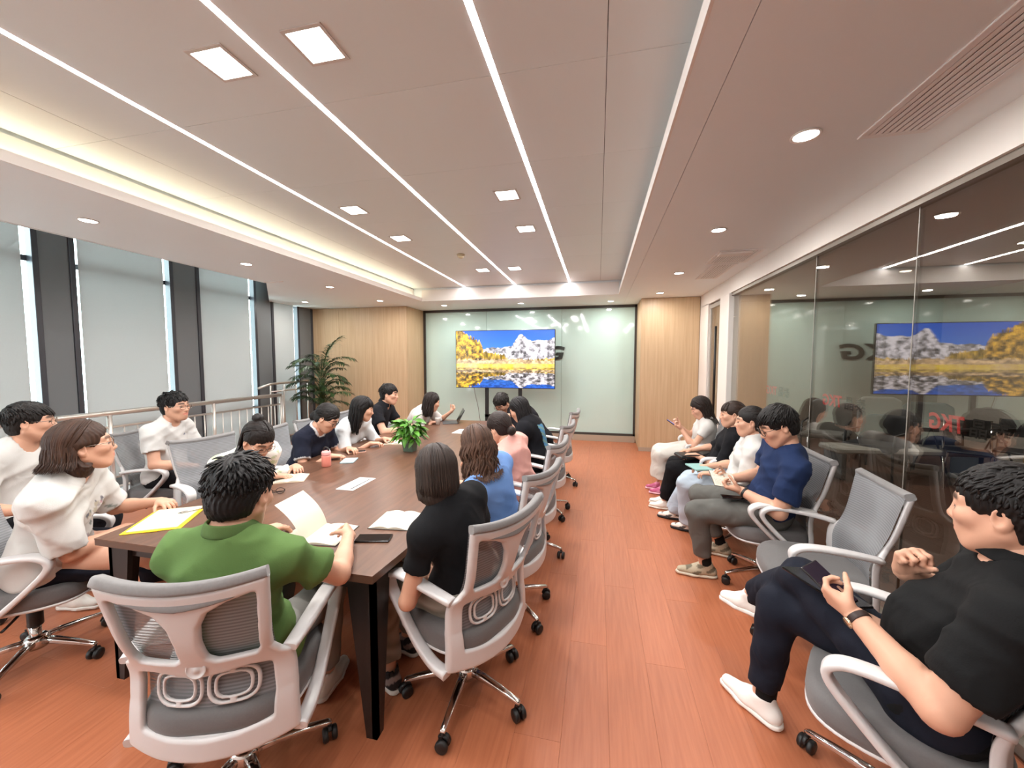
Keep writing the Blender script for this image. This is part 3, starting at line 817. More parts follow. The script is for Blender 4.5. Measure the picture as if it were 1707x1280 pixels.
def hand_field(W, d, n, side, pose, h, s, fore):
    """W wrist, d pointing direction, n palm normal, side +1 right hand / -1 left hand"""
    d = nrm(d); n = nrm(n - d * (n @ d)); t = np.cross(d, n) * side     # t = thumb side
    F = Field(W - .21 * s, W + .21 * s, h)
    F.cone(W - nrm(fore) * .09, W, .031 * s, .026 * s, .02)
    kn = []
    for i, (o, dl) in enumerate(((.030, .083), (.010, .088), (-.011, .084), (-.030, .075))):
        K = W + (d * dl + t * o - n * .002) * s; kn.append(K)
        F.cone(W + (d * .018 + t * o * .62) * s, K, .0165 * s, .0115 * s, .014)
    F.cone(W + (d * .03 + t * .018 + n * .007) * s, W + (d * .055 + t * .022 + n * .008) * s, .015 * s, .012 * s, .014)
    curl = dict(relaxed=(25, 35, 25), flat=(6, 8, 6), hold=(55, 60, 40), fist=(80, 88, 60), type=(20, 45, 35), point=(30, 50, 35))[pose]
    for i, L in enumerate((.068, .076, .070, .055)):
        p = kn[i].copy(); a = 0; r0 = (.0092, .0095, .009, .0078)[i] * s
        for j, fr_ in enumerate((.46, .30, .24)):
            cu = curl[j] * (1 + .12 * (i - 1)) * (.55 if pose == 'point' and i == 0 else 1)
            a += math.radians(cu)
            spread_ = t * (.10 * (1.2 - i * .8)) if pose in ('flat', 'relaxed') else 0
            q = p + nrm(d * math.cos(a) + n * math.sin(a) + spread_) * L * fr_ * s
            F.cone(p, q, r0 * (1 - .09 * j), r0 * (1 - .09 * (j + 1)), .005); p = q
    p = W + (d * .022 + t * .026 + n * .006) * s
    tv = dict(hold=(d * .55 + t * .35 + n * .8), fist=(d * .7 + t * .0 + n * .8)).get(pose, d * .75 + t * .7 + n * .25)
    q = p + nrm(tv) * .042 * s; F.cone(p, q, .0145 * s, .0105 * s, .012)
    tv2 = tv + d * .45 + n * (.15 if pose in ('hold', 'fist') else .05) - t * (.35 if pose in ('hold', 'fist') else .1)
    r_ = q + nrm(tv2) * .034 * s; F.cone(q, r_, .0102 * s, .0085 * s, .006)
    e = r_ + nrm(tv2) * .02 * s; F.cone(r_, e, .0088 * s, .007 * s, .005)
    return F.mesh()

def head_field(h, s, neck, sex, ear=True, down=False):
    """head in its own frame: x right, y forward, z up"""
    F = Field((-.125 * s, -.16 * s, -.30 * s), (.125 * s, .165 * s, .16 * s), h)
    S_ = lambda *a: np.array(a) * s
    F.ell(S_(0, -.014, .036), S_(.0735, .092, .083), k=.02)
    F.ell(S_(0, .018, -.018), S_(.063, .071, .086), k=.03)
    F.ell(S_(0, .047, -.088), S_(.030, .030, .024), k=.035)
    jw = .048 if sex == 'm' else .044
    for x_ in (-1, 1):
        F.cone(S_(x_ * jw * 1.12, -.004, -.045), S_(x_ * .022, .056, -.092), .024 * s, .019 * s, .03)
        F.ell(S_(x_ * .040, .057, -.016), S_(.026, .025, .022), k=.03)
        F.cone(S_(x_ * .046, .062, .030), S_(x_ * .014, .0775, .027), .012 * s, .011 * s, .018)
    F.ell(S_(0, .068, -.055), S_(.030, .022, .024), k=.03)
    for x_ in (-1, 1): F.ell(S_(x_ * .0315, .092, .006), S_(.0185, .0145, .0105), k=.014, op='sub')
    F.cone(S_(0, .081, .012), S_(0, .0945, -.024), .0085 * s, .0115 * s, .016)
    F.ell(S_(0, .0955, -.027), S_(.0125, .0105, .0095), k=.010)
    for x_ in (-1, 1):
        F.ell(S_(x_ * .0135, .0875, -.030), S_(.0085, .011, .0075), k=.007)
        F.ell(S_(x_ * .0315, .0735, .0125 if not down else .009), S_(.0165, .0125, .0075 if not down else .0105), k=.006)
        F.ell(S_(x_ * .0315, .0725, -.0065), S_(.0155, .0115, .0065), k=.008)
    F.cone(S_(-.017, .0835, -.0525), S_(.017, .0835, -.0525), .0062 * s, .0062 * s, .006)
    F.cone(S_(-.015, .0825, -.0625), S_(.015, .0825, -.0625), .0070 * s, .0070 * s, .006)
    F.cone(S_(-.03, .0905, -.0572), S_(.03, .0905, -.0572), .0016 * s, .0016 * s, .003, op='sub')
    if ear:
        for x_ in (-1, 1):
            c, s2 = math.cos(.35), math.sin(.35) * x_
            R = np.array([[c, s2, 0], [-s2, c, 0], [0, 0, 1]])
            F.ell(S_(x_ * .0765, -.010, -.004), S_(.0095, .020, .031), R, k=.006)
            F.ell(S_(x_ * .085, -.005, -.002), S_(.0075, .0105, .018), R, k=.006, op='sub')
            F.ell(S_(x_ * .074, -.004, -.029), S_(.007, .010, .010), k=.006)
    F.cone(neck, S_(0, -.022, -.055), (.056 if sex == 'm' else .047) * s, (.054 if sex == 'm' else .046) * s, .022)
    V, Q = F.mesh()
    x, y, z = (V / s).T
    col = np.ones((len(V), 3), np.float32)
    lip = np.clip(1.25 - np.sqrt((x / .024) ** 2 + ((z + .0575) / .0105) ** 2), 0, .35) / .35 * (y > .06)
    col *= 1 - lip[:, None] * np.array([.10, .38, .34])
    ax_ = np.abs(x); bz = .0325 - 3.2 * (ax_ - .034) ** 2 - .06 * np.maximum(ax_ - .04, 0)
    br = np.clip(1.5 - np.sqrt(((ax_ - .033) / .021) ** 4 + ((z - bz) / .0062) ** 2), 0, .6) / .6 * (y > .04)
    col *= 1 - br[:, None] * (.85 if sex == 'm' else .75)
    zl = .0025 if not down else -.002
    ey = np.clip(1.3 - np.sqrt(((ax_ - .0315) / .0165) ** 2 + ((z - zl + 14 * (ax_ - .0315) ** 2) / .0042) ** 2), 0, .4) / .4 * (y > .055)
    col *= 1 - ey[:, None] * .85
    ck = np.exp(-(((ax_ - .042) / .02) ** 2 + ((z + .022) / .02) ** 2)) * (y > .03)
    col *= 1 - ck[:, None] * np.array([.0, .07, .06])
    return V, Q, col

def hair_mesh(st, s, G, rng, colliders):
    """hair = thin cap over the skull plus many tapering locks; G = gravity in head frame"""
    kind = st['kind']; L0 = st.get('len', .05); n = int(st.get('n', 320) * st.get('few', 1)); wk = st.get('few', 1) ** -.6
    S_ = lambda *a: np.array(a) * s
    thick = st.get('thick', .012)
    F = Field((-.17 * s, -.22 * s, -.36 * s), (.17 * s, .16 * s, .17 * s), st.get('h', .006))
    F.ell(S_(0, -.016, .038), S_(.0735 + thick, .092 + thick, .083 + thick * 1.15), k=.0)
    if kind in ('short',):
        F.ell(S_(0, -.035, -.02), S_(.072, .072, .07), k=.02)
        F.ell(S_(0, .108, -.032), S_(.080, .080, .092), k=.012, op='sub')
        for x_ in (-1, 1): F.ell(S_(x_ * .082, .012, -.048), S_(.030, .052, .052), k=.01, op='sub')
        F.plane(S_(0, -.06, -.072), S_(0, .25, -1), k=.01)
    else:
        dr = st.get('drop', .14); wd = st.get('wide', .074)
        if kind in ('bob', 'long', 'wavy'):
            F.cone(S_(0, -.03, .0), S_(0, -.034, -dr), (wd) * s, (wd * 1.0) * s, .03, flat=((0, 1, 0), .74))
            for x_ in (-1, 1): F.cone(S_(x_ * .066, -.004, .02), S_(x_ * .070, -.004, -min(dr, .11)), .022 * s, .022 * s, .025)
        else:
            F.ell(S_(0, -.036, -.015), S_(.073, .070, .07), k=.02)
        F.ell(S_(0, .112 - st.get('back', 0), -.045), S_(st.get('open', .060), .088, .108), k=.012, op='sub')
        if st.get('ears'):
            for x_ in (-1, 1): F.ell(S_(x_ * .09, .012, -.035), S_(.034, .040, .050), k=.01, op='sub')
        if kind == 'tied':
            for x_ in (-1, 1): F.ell(S_(x_ * .082, .012, -.045), S_(.026, .045, .050), k=.01, op='sub')
            F.plane(S_(0, -.06, -.075), S_(0, .4, -1), k=.01)
    for (c, r) in st.get('blobs', ()): F.ell(S_(*c), S_(*r), k=.012)
    amp = st.get('amp', .0022)
    F.ripple(lambda x, y, z: amp * (np.sin(np.arctan2(x, y + .02) * 34 + 5 * np.sin(z * 40)) + .6 * np.sin(np.arctan2(x, y) * 61 + z * 25)))
    V, Q = F.mesh()
    col = np.tile(1 + .18 * np.sin(np.arctan2(V[:, 0], V[:, 1] + .02) * 29)[:, None], (1, 3)).astype(np.float32)
    # locks
    ce = S_(0, -.016, .038); ra = S_(.0735, .092, .083) + thick * s * .75
    seg = st.get('seg', 7)
    if kind in ('bob', 'long', 'wavy'):
        # every lock leaves the parting, lies over the skull and then hangs down
        tm = math.radians(st.get('theta', 100)); th = rng.uniform(-tm, tm, n); f = np.abs(th) / tm; sg_ = np.where(th >= 0, 1.0, -1.0)
        pt = st.get('part', .0)
        d0 = np.stack([pt + sg_ * .10, -.55 + 1.15 * f + rng.normal(size=n) * .05, np.ones(n)], 1); d0 /= np.linalg.norm(d0, axis=1)[:, None]
        d1 = np.stack([np.sin(th), -np.cos(th), np.full(n, -.12)], 1); d1 /= np.linalg.norm(d1, axis=1)[:, None]
        lay = rng.uniform(.99, 1.07, n)[:, None]; chain = []
        na = 5
        for i in range(na + 1):
            t = i / na; d = d0 * (1 - t) + d1 * t; d /= np.linalg.norm(d, axis=1)[:, None]; chain.append(ce + d * ra * (lay + .02 * t))
        p = chain[-1].copy(); ph = rng.uniform(0, 6.28, n); out = d1 * np.array([1, 1, 0]); ln = L0 * s * rng.uniform(.86, 1.06, n) * st.get('shape', lambda q: 1.0)(f)
        dirs = nrm(np.asarray(G)) + out * st.get('puff', .02); nd = max(seg - 2, 3)
        for i in range(nd):
            dd = dirs + rng.normal(size=(n, 3)) * st.get('mess', .03)
            if kind == 'wavy': dd = dd + .55 * np.stack([np.sin(ph + i * 1.3), .6 * np.cos(ph * 1.3 + i * 1.3), 0 * ph], 1)
            if i > nd * .5: dd = dd + out * st.get('flip', -.12 if kind == 'bob' else 0) * (2 * i / nd)
            dd /= np.linalg.norm(dd, axis=1)[:, None]; p = p + dd * (ln / nd)[:, None]
            for (a, b, r) in colliders:
                ab = b - a; t = np.clip(((p - a) @ ab) / (ab @ ab), 0, 1); v = p - a - t[:, None] * ab; q_ = np.linalg.norm(v, axis=1); ins = q_ < r
                p[ins] += v[ins] / (q_[ins][:, None] + 1e-6) * (r - q_[ins])[:, None]
            chain.append(p.copy())
        seg = len(chain) - 1
    else:
        pts = []
        while len(pts) < n:
            d = rng.normal(size=3); d /= np.linalg.norm(d)
            if d[2] < -.35: continue
            if d[1] > .45 and d[2] < .42: continue
            if kind != 'short' and abs(d[0]) > .5 and d[2] < -.05 and d[1] > .15: continue
            if kind == 'short' and d[2] < -.05 and d[1] > -.15: continue
            pts.append(d)
        D = np.array(pts); P = ce + D * ra
        crown = nrm(st.get('crown', (0, -.35, 1)))
        Nn = D / np.linalg.norm(D, axis=1)[:, None]
        flow = Nn - crown * (Nn @ crown)[:, None]
        if kind == 'short':
            f2 = np.array([0, 1.0, 0]) * st.get('fringe', .8); flow = flow + np.where((D[:, 2:3] > .35), f2, 0)
        else:
            tgt = S_(*st['tie']); flow = tgt - P
        T = flow - Nn * np.sum(flow * Nn, 1)[:, None]; T /= np.linalg.norm(T, axis=1)[:, None] + 1e-6
        dirs = T + Nn * st.get('lift', .12) + rng.normal(size=T.shape) * st.get('mess', .12)
        dirs /= np.linalg.norm(dirs, axis=1)[:, None]
        ln = L0 * s * rng.uniform(.8, 1.12, n)
        if kind == 'short': ln *= np.where(D[:, 2] > .3, 1.0, .6)
        else: ln = np.minimum(np.linalg.norm(tgt - P, axis=1) * 1.1, .2)
        chain = [P - Nn * .004]; p = P.copy()
        for i in range(seg):
            g = st.get('grav', .35) * min(1, .4 + i * .25)
            if kind == 'tied':
                tg = tgt - p; tg /= np.linalg.norm(tg, axis=1)[:, None] + 1e-6; dirs = dirs * .5 + tg * .5
            else: dirs = dirs * (1 - g) + np.asarray(G) * g
            dirs /= np.linalg.norm(dirs, axis=1)[:, None]
            p = p + dirs * (ln / seg)[:, None]
            q = (p - ce) / (ra * 1.02); k = np.linalg.norm(q, axis=1); ins = k < 1
            p[ins] = ce + q[ins] / k[ins][:, None] * ra * 1.02
            chain.append(p.copy())
    bangs = st.get('bangs', 0)
    C = np.stack(chain, 1)                      # n, seg+1, 3
    if bangs:
        nb = 70; th = rng.uniform(-.85, .85, nb); zz = rng.uniform(.5, .9, nb)
        d0 = np.stack([np.sin(th) * np.sqrt(1 - zz ** 2), np.cos(th) * np.sqrt(1 - zz ** 2), zz], 1)
        tt = np.linspace(0, 1, seg + 1)[None, :, None]
        e0 = d0.copy(); e0[:, 2] = rng.uniform(.02, .16, nb) - bangs; e0[:, :2] *= (np.sqrt(1 - np.minimum(e0[:, 2] ** 2, .9)) / np.linalg.norm(e0[:, :2], axis=1))[:, None]
        mid = d0[:, None, :] * (1 - tt) + e0[:, None, :] * tt; mid /= np.linalg.norm(mid, axis=2)[:, :, None]
        C = np.concatenate([C, ce + mid * ra * (1.03 + .05 * tt)], 0)
    N_, M_ = C.shape[:2]
    Tn = np.gradient(C, axis=1); Tn /= np.linalg.norm(Tn, axis=2)[:, :, None] + 1e-9
    O = C - ce * np.array([1, 1, 0]) ; O[:, :, 2] *= .3; O /= np.linalg.norm(O, axis=2)[:, :, None] + 1e-9
    Sd = np.cross(Tn, O); Sd /= np.linalg.norm(Sd, axis=2)[:, :, None] + 1e-9; U = np.cross(Sd, Tn)
    wt = st.get('w', .0075) * s * np.interp(np.linspace(0, 1, M_), [0, .35, .8, 1], [.7, 1, .75, .12])[None, :, None] * rng.uniform(.6, 1.3, (N_, 1, 1)) * wk
    ring = np.stack([C + Sd * wt, C + U * wt * .45, C - Sd * wt, C - U * wt * .45], 2)     # N,M,4,3
    base = len(V); idx = base + np.arange(N_ * M_ * 4).reshape(N_, M_, 4)
    q = np.stack([idx[:, :-1, :], np.roll(idx, -1, 2)[:, :-1, :], np.roll(idx, -1, 2)[:, 1:, :], idx[:, 1:, :]], -1).reshape(-1, 4)
    lc = np.repeat(rng.uniform(.7, 1.45, N_), M_ * 4)
    V = np.concatenate([V, ring.reshape(-1, 3)]); Q = np.concatenate([Q, q])
    col = np.concatenate([col, np.tile(lc[:, None], (1, 3))]).astype(np.float32)
    return V, Q, col

def person(label, hip, face, head, look, sex='f', s=1.0, tone='d0a086', hair=None, hair_col='17120f', top=None, bottom=None, shoes=None,
           hands=None, legs=None, glasses=None, q=1.0, hipz=.555, bow=.03, belly=0, twist=0.0, roll=0.0, seed=1, head_s=None, build=1.0, elbows=None):
    rng = np.random.default_rng(seed)
    rz = math.atan2(face[1], face[0]) - math.pi / 2
    root = empty('person', (hip[0], hip[1], 0), rz); tag(root, label, 'person')
    c0, s0 = math.cos(-rz), math.sin(-rz)
    def LP(p): p = np.asarray(p, float) - np.array([hip[0], hip[1], 0]); return np.array([c0 * p[0] - s0 * p[1], s0 * p[0] + c0 * p[1], p[2]])
    def LD(d): d = np.asarray(d, float); return np.array([c0 * d[0] - s0 * d[1], s0 * d[0] + c0 * d[1], d[2]])
    m_ = sex == 'm'
    hs = (head_s or (1.04 if m_ else 1.0)) * 1.02
    H = np.array([0, 0, hipz]); Hd = LP(head); RH = frame(LD(look), (0, 0, 1))
    if roll: cr_, sr_ = math.cos(roll), math.sin(roll); RH = RH @ np.array([[cr_, 0, sr_], [0, 1, 0], [-sr_, 0, cr_]])
    nk = Hd + RH @ (np.array([0, -.022, -.055]) * hs)          # top of the neck
    v = nk - H; NB = H + v * .855 + np.array([0, -.02, -.012])
    su = nrm(NB - H); ct, st_ = math.cos(twist), math.sin(twist)
    rx = nrm(np.array([ct, st_, 0]) - su * (np.array([ct, st_, 0]) @ su)); sf = np.cross(su, rx)
    RT = np.stack([rx, sf, su], 1); T_ = np.linalg.norm(NB - H); wd = build
    sw = (.178 if m_ else .152) * s * (1 + .5 * (build - 1))
    W = H + su * .36 * T_ - sf * bow * .5; C = H + su * .70 * T_ - sf * bow
    A_ = {}; g = {}
    hands = hands or {}; legs = legs or {}; elbows = elbows or {}
    for sd, k in ((1, 'R'), (-1, 'L')):
        Sh = NB + rx * sd * sw - su * (.058 if m_ else .052) * s - sf * .008
        hd = hands.get(k)
        if hd is None: wp = np.array([sd * .10, .30, .66]); dd = np.array([-sd * .35, .9, -.15]); nn = np.array([0, -.1, -1]); pose = 'relaxed'
        else: wp = LP(hd[0]); dd = LD(hd[1]); nn = LD(hd[2]); pose = hd[3]
        pole = elbows.get(k); pole = LD(pole) if pole is not None else rx * sd * .55 - np.array([0, .25, 1.0])
        El, Wr = ik(Sh, wp, .285 * s, .25 * s, pole)
        lg = legs.get(k)
        Hp = H + np.array([sd * .092 * s, .01, -.005])
        if lg is None: An = np.array([sd * .11, .40, .09]); Kn, An = ik(Hp, An, .43 * s, .42 * s, (sd * .12, 1, 1)); fd = np.array([sd * .12, 1, 0]); fu = np.array([0, 0, 1.])
        else:
            An = LP(lg[0]); pol = LD(lg[2]) if len(lg) > 2 else np.array([sd * .12, 1, 1]); Kn, An = ik(Hp, An, .43 * s, .42 * s, pol); fd = LD(lg[1]); fu = LD(lg[3]) if len(lg) > 3 else np.array([0, 0, 1.])
        A_[k] = dict(Sh=Sh, El=El, Wr=Wr, d=dd, n=nn, pose=pose, Hp=Hp, Kn=Kn, An=An, fd=fd, fu=fu, sd=sd)
    def torso(F, gr, k):
        F.cone(A_['L']['Hp'], A_['R']['Hp'], .105 * wd + gr, .105 * wd + gr, k)
        F.ell(H + su * .05 - sf * .01, np.array([.160 if m_ else .165, .112, .125]) * wd + gr, RT, k)
        F.ell(W + sf * (belly * .5), np.array([.142 if m_ else .126, .100 + belly, .15]) * wd + gr, RT, k)
        F.ell(C, np.array([.158 if m_ else .136, .108 if m_ else .096, .175]) * np.array([wd, wd, 1]) + gr, RT, k)
        F.cone(A_['L']['Sh'], A_['R']['Sh'], .060 * s + gr, .060 * s + gr, k)
        if not m_:
            for x_ in (-1, 1): F.ell(C + sf * .075 + rx * x_ * .066 - su * .035, np.array([.062, .052, .060]) + gr, RT, k)
        for kk in 'LR': F.cone(NB + su * .045, A_[kk]['Sh'] - (A_[kk]['Sh'] - NB) * .2, .042 * s + gr * .6, .052 * s + gr * .8, k)
    P_all = np.array([A_[k][j] for k in 'LR' for j in ('Sh', 'El', 'Wr', 'Kn', 'An', 'Hp')] + [H, NB, nk])
    lo, hi = P_all.min(0) - .20, P_all.max(0) + .20
    lo[2] = max(lo[2] - .0, -.02)
    hb, hc, hh, hf = .0175 * q, .0114 * q, .0053 * q, .0050 * q
    am = (1.0 if m_ else .84) * s * (1 + .6 * (build - 1))
    # ---- body (one skin mesh)
    F = Field(lo, hi, hb)
    torso(F, 0, .045)
    F.cone(NB - su * .03, nk, .056 * s if m_ else .047 * s, .052 * s if m_ else .045 * s, .03)
    for k in 'LR':
        a = A_[k]
        F.cone(a['Sh'], a['El'], .052 * am, .042 * am, .03); F.cone(a['El'], a['El'] + (a['Wr'] - a['El']) * .35, .041 * am, .042 * am, .02)
        F.cone(a['El'] + (a['Wr'] - a['El']) * .3, a['Wr'], .042 * am, .0275 * am, .02)
        F.cone(a['Hp'], a['Kn'], .084 * wd * s, .056 * s, .03); F.cone(a['Kn'], a['An'], .054 * s, .036 * s, .02)
    V, Q = F.mesh(); vs = [V]; qs = [Q]; cs = [np.ones((len(V), 3), np.float32)]; nV = len(V)
    nb_local = RH.T @ (NB - su * .01 - Hd)
    Vh, Qh, colh = head_field(hh, hs, nb_local, sex, down=look[2] < -.3)
    vs.append(Vh @ RH.T + Hd); qs.append(Qh + nV); cs.append(colh); nV += len(Vh)
    for k in 'LR':
        a = A_[k]; V2, Q2 = hand_field(a['Wr'], a['d'], a['n'], a['sd'], a['pose'], hf, (1.0 if m_ else .9) * s, a['Wr'] - a['El'])
        vs.append(V2); qs.append(Q2 + nV); cs.append(np.ones((len(V2), 3), np.float32)); nV += len(V2)
    obj('body', make_mesh('body', np.concatenate(vs), np.concatenate(qs), True, np.concatenate(cs)), skin(tone), root)
    # ---- eyes
    for x_ in (-1, 1):
        e = MB(); R_ = .0118 * hs
        prof = [(R_ * math.sin(t), R_ * math.cos(t)) for t in np.linspace(0.001, math.pi, 9)]
        e.lathe(prof, (0, 0, 0), 12, axis=1)
        Vv = np.concatenate(e.v); me = make_mesh('eye', (Vv + np.array([x_ * .0315, .0712, .0035]) * hs) @ RH.T + Hd, e.f, True)
        me.materials.append(m_eye_w); me.materials.append(m_eye_d)
        mi = [1 if np.mean([Vv[i][1] for i in f]) > R_ * .80 else 0 for f in e.f]; me.polygons.foreach_set('material_index', mi)
        obj('eye', me, None, root)
    # ---- hair
    if hair:
        G = nrm(RH.T @ np.array([0, 0, -1.0]) * .45 + np.array([0, 0, -.55])); toH = lambda p: RH.T @ (p - Hd)
        col_ = [(toH(NB - su * .05), np.array([0, -.02, -.06]) * hs, .062), (toH(A_['L']['Sh']), toH(A_['R']['Sh']), .088), (toH(C + su * .02 + rx * -.06), toH(C + su * .02 + rx * .06), .135)]
        hr = dict(hair); col_ = col_[:1] if hair['kind'] == 'bob' else col_; hr.setdefault('h', .0068 * q); hr['few'] = .5 if q < .86 else (.36 if q < .99 else .26)
        Vh, Qh, ch = hair_mesh(hr, hs, G, rng, col_)
        obj('hair', make_mesh('hair', Vh @ RH.T + Hd, Qh, True, ch), hairm(hair_col), root)
        if hair.get('tie_band'):
            tp_ = np.array(hair['tie']) * hs
            b = MB(); ang = np.linspace(0, 2 * math.pi, 17)[:-1]
            b.ribbon([tp_ + np.array([math.cos(t) * .022, .0, math.sin(t) * .022]) for t in ang], (0, 1, 0), .009, .006, closed=True)
            Vv = np.concatenate(b.v) @ RH.T + Hd
            obj('hair_tie', make_mesh('hair_tie', Vv, b.f, True, np.ones((len(Vv), 3))), cloth(hair['tie_band']), root)
    # ---- top
    tp = dict(col='ffffff', sleeve=.62, loose=.016, collar=None); tp.update(top or {})
    gr = tp['loose']
    F = Field(lo, hi, hc); torso(F, gr, .045)
    for k in 'LR':
        a = A_[k]; sl = tp['sleeve']
        if sl <= 1:
            e = a['Sh'] + (a['El'] - a['Sh']) * sl; F.cone(a['Sh'], e, .054 * am + gr, .050 * am + gr + .008 + .4 * max(gr - .016, 0), .035, cap='b')
        else:
            e = a['El'] + (a['Wr'] - a['El']) * (sl - 1)
            F.cone(a['Sh'], a['El'], .054 * am + gr, .046 * am + gr, .035); F.cone(a['El'], e, .046 * am + gr, .036 * am + gr, .02, cap='b')
        a['cuff'] = e
    hem = tp.get('hem', -.045)
    F.plane(H + su * hem, -su * 1.0 + np.array([0, 0.0, 0]), k=.01)
    F.cone(NB + su * .028 + sf * .016, NB + su * .2 + sf * .05, tp.get('neck', .060) * s, .085 * s, .01, op='sub')
    if tp.get('vneck'): F.cone(NB + su * .01 + sf * .07, NB - su * .06 + sf * .11, .03, .012, .012, op='sub')
    am_ = tp.get('fold', .0035)
    p1, p2 = rng.uniform(0, 6, 2)
    F.ripple(lambda x, y, z: am_ * (1.9 * np.abs(np.sin(15 * (z + .45 * x * (1 if p1 > 3 else -1) + .3 * y) + 2.2 * np.sin(8 * y + 7 * x + p1))) - 1.0 + np.abs(np.sin(27 * (x * .6 - y * .5 + z * .5) + 2.5 * np.sin(13 * z + p2))) * .9))
    V, Q = F.mesh(); col = np.ones((len(V), 3), np.float32)
    if tp.get('paint'): tp['paint'](V, col, dict(C=C, su=su, sf=sf, rx=rx, NB=NB, W=W, A=A_, rng=rng))
    if tp.get('trim'):
        for k in 'LR':
            a = A_[k]; ax_ = nrm(a['El'] - a['Sh']); t = (V - a['cuff']) @ ax_; dd = np.linalg.norm(V - a['cuff'] - t[:, None] * ax_, axis=1)
            col[(t > -.016) & (t < .05) & (dd < .09)] = tp['trim']
        col[(np.linalg.norm(V - (NB + su * .045 + sf * .02), axis=1) < .088) & ((V - NB) @ su > -.03)] = tp['trim']
    obj('top', make_mesh('top', V, Q, True, col), cloth(tp['col']), root)
    if tp['collar']:
        b = MB(); ang = np.linspace(.35, 2 * math.pi - .35, 26) + math.pi / 2
        ctr = NB + su * .058 + sf * .004
        Pn = [ctr + rx * math.cos(t) * .074 * s + sf * math.sin(t) * .076 * s - su * (.022 * math.sin(t) + .004) for t in ang]
        sd_ = np.array([nrm(su * 1 - (rx * math.cos(t) + sf * math.sin(t)) * .42) for t in ang])
        b.ribbon(Pn, sd_, .021, .0045); Vv = np.concatenate(b.v)
        obj('collar', make_mesh('collar', Vv, b.f, True, np.ones((len(Vv), 3))), cloth(tp['collar']), root)
    # ---- trousers or skirt
    bt = dict(col='1c1e26', leg=.9, loose=.014, flare=.0); bt.update(bottom or {})
    F = Field(lo, hi, hc * 1.25); gr = bt['loose']
    F.cone(A_['L']['Hp'], A_['R']['Hp'], .105 * wd + gr * .8, .105 * wd + gr * .8, .04)
    F.ell(H + su * .03 - sf * .01, np.array([.160 if m_ else .165, .112, .11]) * wd + gr * .6, RT, .04)
    for k in 'LR':
        a = A_[k]; e = a['Kn'] + (a['An'] - a['Kn']) * bt['leg']
        F.cone(a['Hp'], a['Kn'], .086 * wd * s + gr, .060 * s + gr, .035); F.cone(a['Kn'], e, .060 * s + gr, .044 * s + gr + bt['flare'], .025, cap='b')
    if bt.get('skirt'):
        F.cone((A_['L']['Kn'] + A_['R']['Kn']) / 2, (A_['L']['Hp'] + A_['R']['Hp']) / 2, .10, .13, .06)
        a, b_ = (A_['L']['Kn'] + A_['R']['Kn']) / 2, (A_['L']['An'] + A_['R']['An']) / 2
        F.cone(a, a + (b_ - a) * bt['leg'], .10, .13, .05, cap='b')
    F.plane(H + su * .08, su, k=.01)
    F.ripple(lambda x, y, z: .003 * (np.sin(40 * (y * .7 + z) + 3 * np.sin(14 * x + p2)) + .6 * np.sin(70 * (x + z * .6) + 2 * np.sin(21 * y))))
    V, Q = F.mesh(); col = np.ones((len(V), 3), np.float32)
    if bt.get('paint'): bt['paint'](V, col, rng)
    obj('trousers' if not bt.get('skirt') else 'skirt', make_mesh('trousers', V, Q, True, col), cloth(bt['col']), root)
    # ---- shoes
    sh = dict(col='e8e4dc', sole='efece6', accent=None, sock=None); sh.update(shoes or {})
    for k in 'LR':
        a = A_[k]; R = frame(a['fd'], a['fu']); O = a['An']; fs = (1.0 if m_ else .9) * s
        F = Field((-.075, -.115, -.11), (.075, .215, .07), .0098 * q)
        F.cone((0, -.048 * fs, -.048), (0, .06 * fs, -.052), .036 * fs, .040 * fs, .02); F.cone((0, .06 * fs, -.054), (0, .155 * fs, -.060), .040 * fs, .027 * fs, .02)
        F.cone((0, -.035 * fs, -.04), (0, -.012, .012), .036 * fs, .039 * fs, .02, cap='b'); F.cone((0, .04 * fs, -.045), (0, .0, .0), .034 * fs, .036 * fs, .03)
        F.cone((0, -.014, .004), (0, -.014, .04), .029, .029, .004, op='sub')
        F.plane((0, 0, -.068), (0, 0, -1), k=.006)
        V, Q = F.mesh(); col = np.ones((len(V), 3), np.float32)
        if sh['accent'] is not None:
            w_ = np.sin(V[:, 1] * 75 + V[:, 2] * 60) + np.sin(V[:, 2] * 130 + V[:, 1] * 40) > .35
            col[w_ & (V[:, 1] < .13)] = sh['accent']
        so = obj('shoe', make_mesh('shoe', V @ R.T + O, Q, True, col), cloth(sh['col'], .6), root)
        F = Field((-.08, -.12, -.105), (.08, .225, -.045), .0098 * q)
        F.cone((0, -.05 * fs, -.075), (0, .07 * fs, -.075), .039 * fs, .043 * fs, .01); F.cone((0, .07 * fs, -.075), (0, .16 * fs, -.075), .043 * fs, .030 * fs, .02)
        F.plane((0, 0, -.088), (0, 0, -1), k=.006); F.plane((0, 0, -.064), (0, 0, 1), k=.004)
        V, Q = F.mesh(); obj('sole', make_mesh('sole', V @ R.T + O, Q, True, np.ones((len(V), 3))), cloth(sh['sole'], .6), so)
        b = MB()
        for i_ in range(4): b.tube([((-.024 + .002 * i_) * fs, (.035 + .019 * i_) * fs, -.018 - .0075 * i_), (0, (.043 + .019 * i_) * fs, -.0065 - .0085 * i_), ((.024 - .002 * i_) * fs, (.035 + .019 * i_) * fs, -.018 - .0075 * i_)], .0032, 5)
        obj('laces', make_mesh('laces', np.concatenate(b.v) @ R.T + O, b.f, True, np.ones((b.n, 3))), cloth(sh.get('lace', 'e2ded6')), so)
